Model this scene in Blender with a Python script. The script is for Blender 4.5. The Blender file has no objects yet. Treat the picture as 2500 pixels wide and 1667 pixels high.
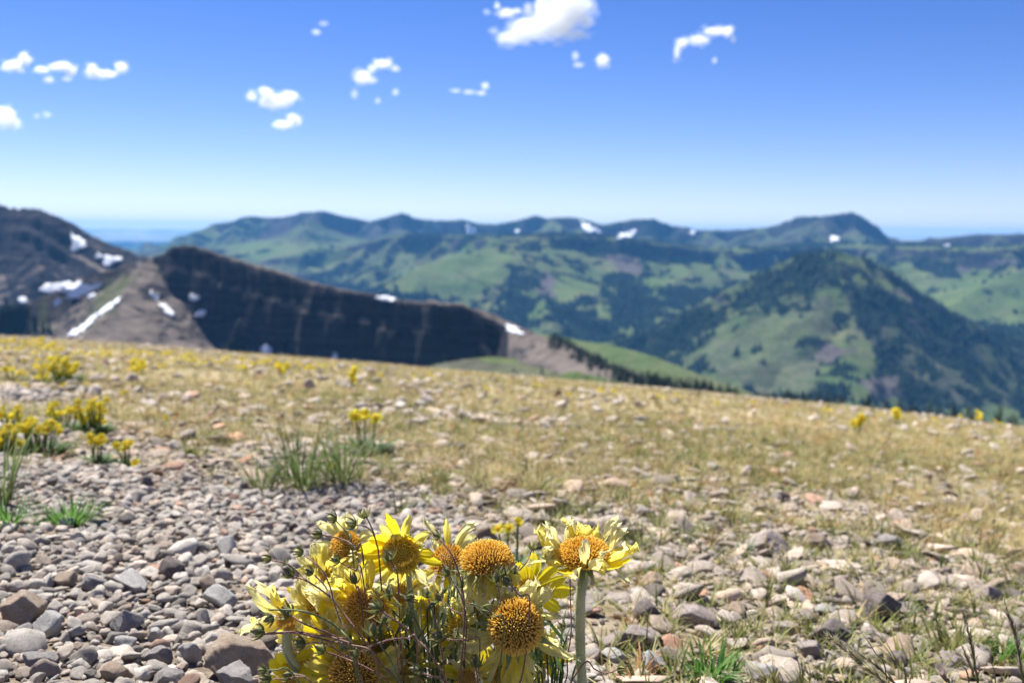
import bpy, bmesh, math, random
import numpy as np
from mathutils import Vector, Matrix, Euler

R = math.radians
random.seed(7)
rng = np.random.default_rng(7)
SC = bpy.context.scene
COL = SC.collection

# ------------------------------------------------------------------ camera
# positions below are measured on a 2500 x 1667 frame
FW, FH, FPX = 2500.0, 1667.0, 35.0 / 36.0 * 2500.0
PITCH, ROLL = R(6.28), R(0.55)
cam_d = bpy.data.cameras.new('camera')
cam = bpy.data.objects.new('camera', cam_d)
COL.objects.link(cam)
cam_d.lens = 35.0
cam_d.sensor_width = 36.0
cam_d.clip_start = 0.02
cam_d.clip_end = 200000.0
cam_rot = Euler((math.pi / 2 - PITCH, 0, 0)).to_matrix() @ Matrix.Rotation(ROLL, 3, 'Z')
cam.matrix_world = cam_rot.to_4x4()
cam_d.dof.use_dof = True
cam_d.dof.focus_distance = 0.60
cam_d.dof.aperture_fstop = 10.5
SC.camera = cam

# ------------------------------------------------------------------ light
SUN_EL, SUN_AZ = 57.0, -37.0          # azimuth from +Y, negative to the left
world = bpy.data.worlds.new('World')
SC.world = world
world.use_nodes = True
wn = world.node_tree
for n in list(wn.nodes):
    wn.nodes.remove(n)
sky = wn.nodes.new('ShaderNodeTexSky')
sky.sky_type = 'NISHITA'
sky.sun_disc = False
sky.sun_elevation = R(SUN_EL)
sky.sun_rotation = R(SUN_AZ)
sky.altitude = 2600
sky.air_density = 1.0
sky.dust_density = 0.9
sky.ozone_density = 3.2
bg = wn.nodes.new('ShaderNodeBackground')
bg.inputs['Strength'].default_value = 0.062
wo = wn.nodes.new('ShaderNodeOutputWorld')
hsv = wn.nodes.new('ShaderNodeHueSaturation')
hsv.inputs['Hue'].default_value = 0.513
hsv.inputs['Saturation'].default_value = 1.30
wn.links.new(sky.outputs[0], hsv.inputs['Color'])
tint = wn.nodes.new('ShaderNodeMix'); tint.data_type = 'RGBA'; tint.blend_type = 'MULTIPLY'
tint.inputs[0].default_value = 1.0
tint.inputs[7].default_value = (1.05, 0.93, 1.02, 1)
wn.links.new(hsv.outputs[0], tint.inputs[6])
wn.links.new(tint.outputs[2], bg.inputs[0])
wn.links.new(bg.outputs[0], wo.inputs[0])
sun_d = bpy.data.lights.new('sun', 'SUN')
sun_d.energy = 5.0
sun_d.angle = R(0.53)
sun_d.color = (1.0, 0.96, 0.89)
sun = bpy.data.objects.new('sun', sun_d)
COL.objects.link(sun)
sdir = Vector((math.sin(R(SUN_AZ)) * math.cos(R(SUN_EL)), math.cos(R(SUN_AZ)) * math.cos(R(SUN_EL)), math.sin(R(SUN_EL))))
sun.rotation_euler = sdir.to_track_quat('Z', 'Y').to_euler()
SC.view_settings.view_transform = 'Standard'
SC.view_settings.look = 'None'
SC.view_settings.exposure = 1.16
SC.view_settings.gamma = 1.0
SC.render.engine = 'CYCLES'
SC.cycles.use_denoising = True
SC.cycles.max_bounces = 12
SC.cycles.diffuse_bounces = 6
SC.cycles.glossy_bounces = 2
SC.cycles.transmission_bounces = 8
SC.cycles.transparent_max_bounces = 24
SC.cycles.volume_bounces = 4
SC.cycles.sample_clamp_indirect = 6.0
SC.cycles.use_adaptive_sampling = True
SC.cycles.adaptive_threshold = 0.01

# ------------------------------------------------------------------ geometry of the view
def ray(u, v):
    return cam_rot @ Vector(((u - FW / 2) / FPX, -(v - FH / 2) / FPX, -1.0))

def at(u, v, depth):
    return ray(u, v) * depth

CR = np.array(cam_rot)
def to_px(P):
    q = np.asarray(P) @ CR           # camera coordinates
    d = np.maximum(-q[..., 2], 1e-6)
    return FW / 2 + q[..., 0] / d * FPX, FH / 2 - q[..., 1] / d * FPX

# ------------------------------------------------------------------ noise
def _hash(ix, iy, seed):
    h = (ix.astype(np.int64) * 374761393 + iy.astype(np.int64) * 668265263 + seed * 974711) & 0xffffffff
    h = ((h ^ (h >> 13)) * 1274126177) & 0xffffffff
    h = (h ^ (h >> 16)) & 0xffffffff
    return h.astype(np.float64) / 4294967295.0

def vnoise(x, y, seed=0):
    x = np.asarray(x, float); y = np.asarray(y, float)
    ix = np.floor(x); iy = np.floor(y)
    fx = x - ix; fy = y - iy
    fx = fx * fx * fx * (fx * (fx * 6 - 15) + 10); fy = fy * fy * fy * (fy * (fy * 6 - 15) + 10)
    a = _hash(ix, iy, seed); b = _hash(ix + 1, iy, seed)
    c = _hash(ix, iy + 1, seed); d = _hash(ix + 1, iy + 1, seed)
    return (a * (1 - fx) + b * fx) * (1 - fy) + (c * (1 - fx) + d * fx) * fy

def fbm(x, y, seed=0, octv=4, gain=0.5):
    s = 0; a = 1; t = 0
    for i in range(octv):
        s = s + a * (vnoise(x * 2 ** i, y * 2 ** i, seed + i * 17) - 0.5)
        t += a; a *= gain
    return s / t * 2      # about -1..1

def ridged(x, y, seed=0, octv=4):
    s = 0; a = 1; t = 0
    for i in range(octv):
        s = s + a * (1 - abs(2 * vnoise(x * 2 ** i, y * 2 ** i, seed + i * 31) - 1))
        t += a; a *= 0.5
    return s / t

def inpoly(px, py, poly):
    px = np.asarray(px, float); py = np.asarray(py, float)
    r = np.zeros(px.shape, bool)
    n = len(poly)
    for i in range(n):
        x0, y0 = poly[i]; x1, y1 = poly[(i + 1) % n]
        c = ((y0 > py) != (y1 > py)) & (px < (x1 - x0) * (py - y0) / ((y1 - y0) + 1e-9) + x0)
        r ^= c
    return r

# ------------------------------------------------------------------ mesh helpers
class MB:
    """collects vertices, faces and one float per vertex (attribute t)"""
    def __init__(s):
        s.v = []; s.f = []; s.t = []; s.w = []
    def add(s, vs, fs, t=0.0, w=0.0):
        o = len(s.v)
        s.v += [tuple(p) for p in vs]
        s.f += [tuple(i + o for i in f) for f in fs]
        s.t += list(t) if hasattr(t, '__len__') else [t] * len(vs)
        s.w += list(w) if hasattr(w, '__len__') else [w] * len(vs)
    def mesh(s, name, mat, smooth=True):
        me = bpy.data.meshes.new(name)
        me.from_pydata(s.v, [], s.f)
        a = me.attributes.new('t', 'FLOAT', 'POINT'); a.data.foreach_set('value', s.t)
        a = me.attributes.new('w', 'FLOAT', 'POINT'); a.data.foreach_set('value', s.w)
        if mat: me.materials.append(mat)
        if smooth: me.polygons.foreach_set('use_smooth', [True] * len(me.polygons))
        me.update()
        return me
    def obj(s, name, mat, parent=None, smooth=True, loc=None):
        me = s.mesh(name, mat, smooth)
        o = bpy.data.objects.new(name, me)
        COL.objects.link(o)
        if loc is not None: o.location = loc
        if parent is not None: o.parent = parent
        return o

def tag(o, label=None, cat=None, group=None, kind=None):
    if label: o['label'] = label
    if cat: o['category'] = cat
    if group: o['group'] = group
    if kind: o['kind'] = kind
    return o

def empty(name, loc, label=None, cat=None, group=None):
    o = bpy.data.objects.new(name, None)
    COL.objects.link(o)
    o.location = loc
    o.empty_display_size = 0.02
    return tag(o, label, cat, group)

def meshobj(name, me, parent=None, loc=None):
    o = bpy.data.objects.new(name, me)
    COL.objects.link(o)
    if loc is not None: o.location = loc
    if parent is not None: o.parent = parent
    return o

def npmesh(name, verts, faces, mat=None, smooth=True):
    me = bpy.data.meshes.new(name)
    verts = np.asarray(verts, np.float32); faces = np.asarray(faces, np.int32)
    k = faces.shape[1]
    me.vertices.add(len(verts)); me.vertices.foreach_set('co', verts.ravel())
    me.loops.add(faces.size); me.loops.foreach_set('vertex_index', faces.ravel())
    me.polygons.add(len(faces))
    me.polygons.foreach_set('loop_start', np.arange(0, faces.size, k, dtype=np.int32))
    me.polygons.foreach_set('loop_total', np.full(len(faces), k, np.int32))
    if smooth: me.polygons.foreach_set('use_smooth', np.ones(len(faces), bool))
    if mat: me.materials.append(mat)
    me.update(calc_edges=True)
    return me

def spline(pts, n):
    """Catmull-Rom through pts, n points in all"""
    P = [Vector(p) for p in pts]
    if len(P) == 2:
        return [P[0].lerp(P[1], i / (n - 1)) for i in range(n)]
    P = [P[0] * 2 - P[1]] + P + [P[-1] * 2 - P[-2]]
    m = len(P) - 3
    out = []
    for i in range(n):
        s = i / (n - 1) * m
        k = min(int(s), m - 1); f = s - k
        a, b, c, d = P[k:k + 4]
        out.append(0.5 * ((2 * b) + (c - a) * f + (2 * a - 5 * b + 4 * c - d) * f * f + (3 * b - a - 3 * c + d) * f ** 3))
    return out

def frames(path):
    T = []
    n = len(path)
    for i in range(n):
        d = path[min(i + 1, n - 1)] - path[max(i - 1, 0)]
        T.append(d.normalized() if d.length > 1e-9 else Vector((0, 0, 1)))
    a = T[0].orthogonal().normalized()
    out = []
    for t in T:
        a = (a - t * a.dot(t))
        a = a.normalized() if a.length > 1e-6 else t.orthogonal().normalized()
        out.append((t, a, t.cross(a)))
    return out

def tube(mb, path, rad, sides=7, t0=0.0, t1=1.0, cap=True):
    path = [Vector(p) for p in path]
    n = len(path)
    fr = frames(path)
    vs = []; ts = []
    for i, p in enumerate(path):
        r = rad(i / (n - 1)) if callable(rad) else rad
        for k in range(sides):
            an = 2 * math.pi * k / sides
            vs.append(p + (fr[i][1] * math.cos(an) + fr[i][2] * math.sin(an)) * r)
            ts.append(t0 + (t1 - t0) * i / (n - 1))
    fs = [(i * sides + k, i * sides + (k + 1) % sides, (i + 1) * sides + (k + 1) % sides, (i + 1) * sides + k)
          for i in range(n - 1) for k in range(sides)]
    if cap:
        fs.append(tuple(range(sides - 1, -1, -1)))
        fs.append(tuple((n - 1) * sides + k for k in range(sides)))
    mb.add(vs, fs, ts)

def hairs(mb, path, rad, n, length, seed=0):
    rr = random.Random(seed)
    path = [Vector(p) for p in path]
    fr = frames(path)
    m = len(path)
    for _ in range(n):
        s = rr.random() * (m - 1.001); i = int(s); f = s - i
        p = path[i].lerp(path[i + 1], f)
        t, a, b = fr[i]
        an = rr.random() * 6.283
        d = a * math.cos(an) + b * math.sin(an)
        r = (rad(s / (m - 1)) if callable(rad) else rad) * 0.96
        L = length * rr.uniform(0.5, 1.2)
        tip = p + d * (r + L) + t * L * rr.uniform(-0.5, 0.5)
        side = t.cross(d) * 0.00007
        q = p + d * r
        mb.add([q - side, q + side, tip], [(0, 1, 2)], 0.5)
        mb.add([q - t * 0.00007, q + t * 0.00007, tip], [(0, 1, 2)], 0.5)

def blade(mb, base, direc, L, w, bend, seg=5, face=None, tcol=0.0, fold=0.0):
    """a leaf or grass blade: starts at base along direc and bends over towards 'bend'"""
    d = Vector(direc).normalized(); p = Vector(base)
    bend = Vector(bend)
    side = d.cross(bend)
    side = side.normalized() if side.length > 1e-6 else d.orthogonal().normalized()
    vs = []; ts = []
    for i in range(seg + 1):
        s = i / seg
        ww = w * (min(1.0, 0.55 + s * 2.2) * (1 - s ** 2.2)) * 0.5
        nrm = side.cross(d)
        vs += [p - side * ww, p + nrm * fold * ww, p + side * ww]
        ts += [s] * 3
        d = (d + bend * (1.0 / seg)).normalized()
        p = p + d * (L / seg)
    fs = []
    for i in range(seg):
        a = i * 3
        fs += [(a, a + 1, a + 4, a + 3), (a + 1, a + 2, a + 5, a + 4)]
    mb.add(vs, fs, ts, tcol)

_ico = {}
def ico(sub):
    if sub not in _ico:
        bm = bmesh.new()
        bmesh.ops.create_icosphere(bm, subdivisions=sub, radius=1.0)
        v = np.array([x.co[:] for x in bm.verts]); f = np.array([[q.index for q in x.verts] for x in bm.faces])
        bm.free()
        _ico[sub] = (v, f)
    return _ico[sub]

# ------------------------------------------------------------------ materials
def nodes(name):
    m = bpy.data.materials.new(name)
    m.use_nodes = True
    nt = m.node_tree
    for n in list(nt.nodes): nt.nodes.remove(n)
    out = nt.nodes.new('ShaderNodeOutputMaterial')
    return m, nt, out

def N(nt, typ, **kw):
    n = nt.nodes.new(typ)
    for k, v in kw.items():
        if k.startswith('i_'):
            key = k[2:]
            key = int(key) if key.isdigit() else key.replace('_', ' ')
            n.inputs[key].default_value = v
        else:
            setattr(n, k, v)
    return n

def ramp(nt, fac, stops, interp='LINEAR'):
    r = nt.nodes.new('ShaderNodeValToRGB')
    r.color_ramp.interpolation = interp
    els = r.color_ramp.elements
    while len(els) < len(stops): els.new(0.5)
    for e, (p, c) in zip(els, stops):
        e.position = p
        e.color = (c[0], c[1], c[2], 1) if hasattr(c, '__len__') else (c, c, c, 1)
    nt.links.new(fac, r.inputs[0])
    return r.outputs[0]

def mixc(nt, fac, a, b, mode='MIX'):
    m = nt.nodes.new('ShaderNodeMix'); m.data_type = 'RGBA'; m.blend_type = mode
    for s, x in ((m.inputs[0], fac), (m.inputs[6], a), (m.inputs[7], b)):
        if isinstance(x, (int, float)): s.default_value = x
        elif isinstance(x, (tuple, list)): s.default_value = (*x[:3], 1)
        else: nt.links.new(x, s)
    return m.outputs[2]

def noise(nt, scale, detail=4, rough=0.55, vec=None, dist=0.0):
    n = nt.nodes.new('ShaderNodeTexNoise')
    n.inputs['Scale'].default_value = scale
    n.inputs['Detail'].default_value = detail
    n.inputs['Roughness'].default_value = rough
    n.inputs['Distortion'].default_value = dist
    if vec is not None: nt.links.new(vec, n.inputs['Vector'])
    return n.outputs['Fac']

def attr(nt, name, typ='GEOMETRY'):
    a = nt.nodes.new('ShaderNodeAttribute'); a.attribute_name = name; a.attribute_type = typ
    return a

def bump(nt, h, dist, strength=1.0):
    b = nt.nodes.new('ShaderNodeBump')
    b.inputs['Distance'].default_value = dist
    b.inputs['Strength'].default_value = strength
    nt.links.new(h, b.inputs['Height'])
    return b.outputs[0]

def principled(nt, out, col, rough=0.85, nrm=None, spec=0.3, trans=0.0, tcol=None):
    p = nt.nodes.new('ShaderNodeBsdfPrincipled')
    if isinstance(col, (tuple, list)): p.inputs['Base Color'].default_value = (*col[:3], 1)
    else: nt.links.new(col, p.inputs['Base Color'])
    p.inputs['Roughness'].default_value = rough
    p.inputs['Specular IOR Level'].default_value = spec
    if nrm is not None: nt.links.new(nrm, p.inputs['Normal'])
    if trans > 0:
        tr = nt.nodes.new('ShaderNodeBsdfTranslucent')
        c = tcol if tcol is not None else col
        if isinstance(c, (tuple, list)): tr.inputs[0].default_value = (*c[:3], 1)
        else: nt.links.new(c, tr.inputs[0])
        mx = nt.nodes.new('ShaderNodeMixShader'); mx.inputs[0].default_value = trans
        nt.links.new(p.outputs[0], mx.inputs[1]); nt.links.new(tr.outputs[0], mx.inputs[2])
        nt.links.new(mx.outputs[0], out.inputs[0])
    else:
        nt.links.new(p.outputs[0], out.inputs[0])
    return p

def rock_material(name, dark, mid, light, inst=True, pit=1.0, scale=1.0):
    m, nt, out = nodes(name)
    tc = N(nt, 'ShaderNodeTexCoord').outputs['Object']
    oi = N(nt, 'ShaderNodeObjectInfo')
    loc = N(nt, 'ShaderNodeVectorMath', operation='ADD')
    nt.links.new(tc, loc.inputs[0]); nt.links.new(oi.outputs['Location'], loc.inputs[1])
    vec = loc.outputs[0]
    n1 = noise(nt, 1.6 * scale, 5, 0.6, vec)
    n2 = noise(nt, 9 * scale, 5, 0.7, vec)
    n3 = noise(nt, 30 * scale, 3, 0.6, vec)
    base = ramp(nt, n1, [(0.3, dark), (0.5, mid), (0.72, light)])
    base = mixc(nt, 0.55, base, ramp(nt, n2, [(0.3, dark), (0.55, mid), (0.7, light)]))
    base = mixc(nt, ramp(nt, n3, [(0.56, 0.0), (0.7, 0.45)]), base, tuple(c * 0.45 for c in dark))
    if inst:
        a = attr(nt, 'tint', 'INSTANCER')
        base = mixc(nt, 1.0, base, a.outputs['Color'], 'MULTIPLY')
    h = N(nt, 'ShaderNodeMath', operation='ADD')
    nt.links.new(n2, h.inputs[0]); nt.links.new(n3, h.inputs[1])
    principled(nt, out, base, 0.92, bump(nt, h.outputs[0], (0.0019 if inst else 0.0045) * pit, 0.7), 0.2)
    return m

def leaf_material(name, c0, c1, c2, trans=0.4, inst=False, rough=0.6):
    """colour along the length (t) from c0 at the root over c1 to c2 at the tip"""
    m, nt, out = nodes(name)
    t = attr(nt, 't').outputs['Fac']
    tc = N(nt, 'ShaderNodeTexCoord').outputs['Object']
    n = noise(nt, 90, 3, 0.6, tc)
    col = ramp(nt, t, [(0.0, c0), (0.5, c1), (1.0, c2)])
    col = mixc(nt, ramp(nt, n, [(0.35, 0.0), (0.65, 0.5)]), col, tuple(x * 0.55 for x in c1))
    if inst:
        a = attr(nt, 'tint', 'INSTANCER')
        col = mixc(nt, 1.0, col, a.outputs['Color'], 'MULTIPLY')
    principled(nt, out, col, rough, None, 0.3, trans)
    return m
# ================================================================== NEAR GROUND
HAZE = 0.5 / 14500
H0, KC = 0.28, 0.28 / 81.0          # camera height, convexity of the crest
SKYL = [(0, 805), (160, 829), (531, 866), (1063, 921), (1594, 963), (2126, 1005), (2500, 1031)]
_A = []; _b = []
for u, v in SKYL:
    d = ray(u, v); hx = math.hypot(d.x, d.y); cx, cy = d.x / hx, d.y / hx
    rr_ = math.sqrt(H0 / KC)
    _A.append((cx, cy)); _b.append(d.z / hx + 2 * math.sqrt(H0 * KC))
GA, GB = np.linalg.lstsq(np.array(_A), np.array(_b), rcond=None)[0]

def ground(x, y, micro=True):
    x = np.asarray(x, float); y = np.asarray(y, float)
    r2 = x * x + y * y
    r = np.sqrt(r2)
    z = -H0 + GA * x + GB * y
    RL = 70.0
    z = z - KC * np.where(r < RL, r2, RL * RL + 2 * RL * (r - RL) * 0.98)
    f = np.clip((14 - r) / 8, 0, 1)
    z = z + 0.035 * fbm(x / 1.7, y / 1.7, 3, 2) * np.clip(r / 3, 0, 1) * (0.4 + 0.6 * f)
    if micro:
        z = z + 0.010 * fbm(x / 0.22, y / 0.22, 5, 3) * f
    return z

def ghit(u, v):
    """where the view ray through (u, v) meets the meadow"""
    d = ray(u, v)
    s = 0.3
    while s < 60:
        p = d * s
        if p.z < float(ground(p.x, p.y)): break
        s *= 1.01
    a, b = s / 1.01, s
    for _ in range(12):
        m = (a + b) / 2; p = d * m
        if p.z < float(ground(p.x, p.y)): b = m
        else: a = m
    p = d * b
    return Vector((p.x, p.y, float(ground(p.x, p.y))))

def bare(x, y):
    """1 on the open gravel to the left, 0 on the stony turf"""
    x = np.asarray(x, float); y = np.asarray(y, float)
    P = np.stack([x, y, ground(x, y, False)], -1)
    u, v = to_px(P)
    bound = np.interp(u, [-600, 0, 60, 250, 420, 900, 1150, 1330, 1500, 1800], [1090, 1095, 1130, 1130, 1165, 1195, 1260, 1420, 1700, 2200])
    bound = bound + 35 * fbm(x / 0.25, y / 0.25, 11, 3)
    m = np.clip((v - bound) / 40 + 0.5, 0, 1)
    up = np.clip(1.3 - np.hypot((u - 40) / 170, (v - 975) / 28), 0, 1)   # the strip of gravel higher up on the left
    up2 = np.clip(1.2 - np.hypot((u - 20) / 260, (v - 1060) / 30), 0, 1)
    return np.maximum(m, np.maximum(up, up2))

# ground sheet
ngr = 420
rad = np.concatenate([np.linspace(0.12, 3.0, 240, endpoint=False), np.geomspace(3.0, 420.0, 180)])
ang = np.linspace(R(-75), R(75), 520)
RR, AA = np.meshgrid(rad, ang, indexing='ij')
GX, GY = RR * np.sin(AA), RR * np.cos(AA) - 0.0
GZ = ground(GX, GY)
V = np.stack([GX, GY, GZ], -1).reshape(-1, 3)
nr, na = RR.shape
ii = np.arange((nr - 1) * na).reshape(nr - 1, na)[:, :-1].ravel()
F = np.stack([ii, ii + 1, ii + na + 1, ii + na], 1)[:, ::-1]

m, nt, out = nodes('meadow_soil')
geo = N(nt, 'ShaderNodeNewGeometry').outputs['Position']
n1 = noise(nt, 2.2, 5, 0.6, geo); n2 = noise(nt, 60, 5, 0.7, geo); n3 = noise(nt, 260, 3, 0.6, geo)
soil = ramp(nt, n2, [(0.3, (.08, .062, .048)), (0.5, (.18, .145, .11)), (0.7, (.32, .27, .215))])
turf = ramp(nt, n2, [(0.3, (.20, .16, .09)), (0.5, (.36, .30, .18)), (0.7, (.51, .445, .31))])
bm_ = attr(nt, 'turf').outputs['Fac']
col = mixc(nt, bm_, soil, turf)
col = mixc(nt, ramp(nt, n3, [(0.5, 0.0), (0.7, 0.35)]), col, (.06, .05, .04))
principled(nt, out, col, 0.95, bump(nt, n2, 0.003, 0.8), 0.1)
M_SOIL = m
me = npmesh('ground', V, F, M_SOIL)
rr2 = np.hypot(V[:, 0], V[:, 1])
a = me.attributes.new('turf', 'FLOAT', 'POINT'); a.data.foreach_set('value', np.maximum(np.clip((rr2 - 1.5) / 2.5, 0, 1), .4 * (1 - bare(V[:, 0], V[:, 1])) * (rr2 < 6)).astype(np.float32))
tag(meshobj('ground', me), kind='structure')

# ------------------------------------------------------------------ stones
def rock_verts(seed, sub=3, flat=0.7, rough=0.05, sharp=14, planes=11):
    r = np.random.default_rng(seed)
    v, f = ico(sub)
    nrm = r.normal(size=(planes, 3)); nrm /= np.linalg.norm(nrm, axis=1)[:, None]
    h = r.uniform(0.52, 1.0, planes)
    d = np.maximum(v @ nrm.T, 1e-3) / h
    rad_ = (np.sum(d ** sharp, axis=1)) ** (-1.0 / sharp)
    rad_ = np.minimum(rad_, 1.25)
    p = v * rad_[:, None]
    nz = fbm(p[:, 0] * 2.3 + p[:, 2] * 1.7 + seed, p[:, 1] * 2.3 - p[:, 2] * 1.3, seed, 4, 0.6)
    p = p * (1 + rough * 1.6 * nz)[:, None]
    if sub >= 4:
        nz = ridged(p[:, 0] * 6 + p[:, 2] * 5, p[:, 1] * 6 - p[:, 2] * 4, seed + 5, 4)
        p = p * (1 - rough * 0.9 * (nz - 0.5))[:, None]
    sc = np.array([r.uniform(0.95, 1.25), r.uniform(0.75, 1.0), flat * r.uniform(0.8, 1.15)])
    return p * sc * (1.17 if sub < 4 else 1.0), f

M_STONE = rock_material('gravel_stone', (.23, .205, .175), (.46, .42, .365), (.68, .635, .57))
M_GREY = rock_material('grey_rock', (.18, .165, .155), (.37, .34, .315), (.55, .52, .49), False, 1.2, 1.2)
M_TAN = rock_material('tan_rock', (.26, .18, .12), (.46, .36, .27), (.60, .52, .42), False, 1.6, 1.3)
M_PINK = rock_material('pinkish_rock', (.22, .17, .145), (.44, .37, .33), (.60, .53, .48), False, 1.1, 1.2)
M_PALE = rock_material('pale_rock', (.30, .28, .25), (.52, .50, .46), (.70, .68, .64), False, 1.1, 1.2)
M_DARK = rock_material('dark_rock', (.11, .09, .08), (.22, .185, .165), (.38, .33, .30), False, 1.1, 1.2)

src_stones = bpy.data.collections.new('stone_shapes')
NST = 14
for k in range(NST):
    v, f = rock_verts(100 + k, 3 if k < 9 else 2, (0.72, 0.6, 0.85, 0.5)[k % 4], 0.085, (40, 80, 60, 120)[k % 4], 12 + k % 6)
    me = npmesh('stone_shape', v, f, M_STONE, False)
    o = bpy.data.objects.new('stone_shape', me)
    src_stones.objects.link(o)

def instancer(name, coll, pts, rot, scl, idx, tint, mat=None):
    """one stuff object: the points carry pose, size, variant and tint"""
    me = bpy.data.meshes.new(name)
    n = len(pts)
    me.vertices.add(n); me.vertices.foreach_set('co', np.asarray(pts, np.float32).ravel())
    for nm, ty, key, dat in (('rot', 'FLOAT_VECTOR', 'vector', rot), ('scl', 'FLOAT_VECTOR', 'vector', scl), ('tint', 'FLOAT_COLOR', 'color', tint), ('idx', 'INT', 'value', idx)):
        a = me.attributes.new(nm, ty, 'POINT')
        a.data.foreach_set(key, np.asarray(dat, np.int32 if ty == 'INT' else np.float32).ravel())
    me.update()
    o = bpy.data.objects.new(name, me); COL.objects.link(o)
    ng = bpy.data.node_groups.new(name + '_scatter', 'GeometryNodeTree')
    ng.interface.new_socket(name='Geometry', in_out='INPUT', socket_type='NodeSocketGeometry')
    ng.interface.new_socket(name='Geometry', in_out='OUTPUT', socket_type='NodeSocketGeometry')
    gi = ng.nodes.new('NodeGroupInput'); go = ng.nodes.new('NodeGroupOutput')
    m2p = ng.nodes.new('GeometryNodeMeshToPoints')
    ci = ng.nodes.new('GeometryNodeCollectionInfo')
    ci.inputs['Collection'].default_value = coll
    ci.inputs['Separate Children'].default_value = True
    ci.inputs['Reset Children'].default_value = True
    iop = ng.nodes.new('GeometryNodeInstanceOnPoints')
    iop.inputs['Pick Instance'].default_value = True
    def na(nm, ty):
        x = ng.nodes.new('GeometryNodeInputNamedAttribute'); x.data_type = ty; x.inputs[0].default_value = nm
        return x.outputs[0]
    L = ng.links.new
    L(gi.outputs[0], m2p.inputs[0]); L(m2p.outputs[0], iop.inputs['Points'])
    L(ci.outputs[0], iop.inputs['Instance'])
    L(na('idx', 'INT'), iop.inputs['Instance Index'])
    e2r = ng.nodes.new('FunctionNodeEulerToRotation')
    L(na('rot', 'FLOAT_VECTOR'), e2r.inputs[0]); L(e2r.outputs[0], iop.inputs['Rotation'])
    L(na('scl', 'FLOAT_VECTOR'), iop.inputs['Scale'])
    L(iop.outputs[0], go.inputs[0])
    md = o.modifiers.new('scatter', 'NODES'); md.node_group = ng
    return o

def polar_pts(n, r0, r1, half=R(36), power=1.0):
    r = (rng.random(n) * (r1 ** power - r0 ** power) + r0 ** power) ** (1 / power)
    a = rng.uniform(-half, half, n)
    return r * np.sin(a), r * np.cos(a)

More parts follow.
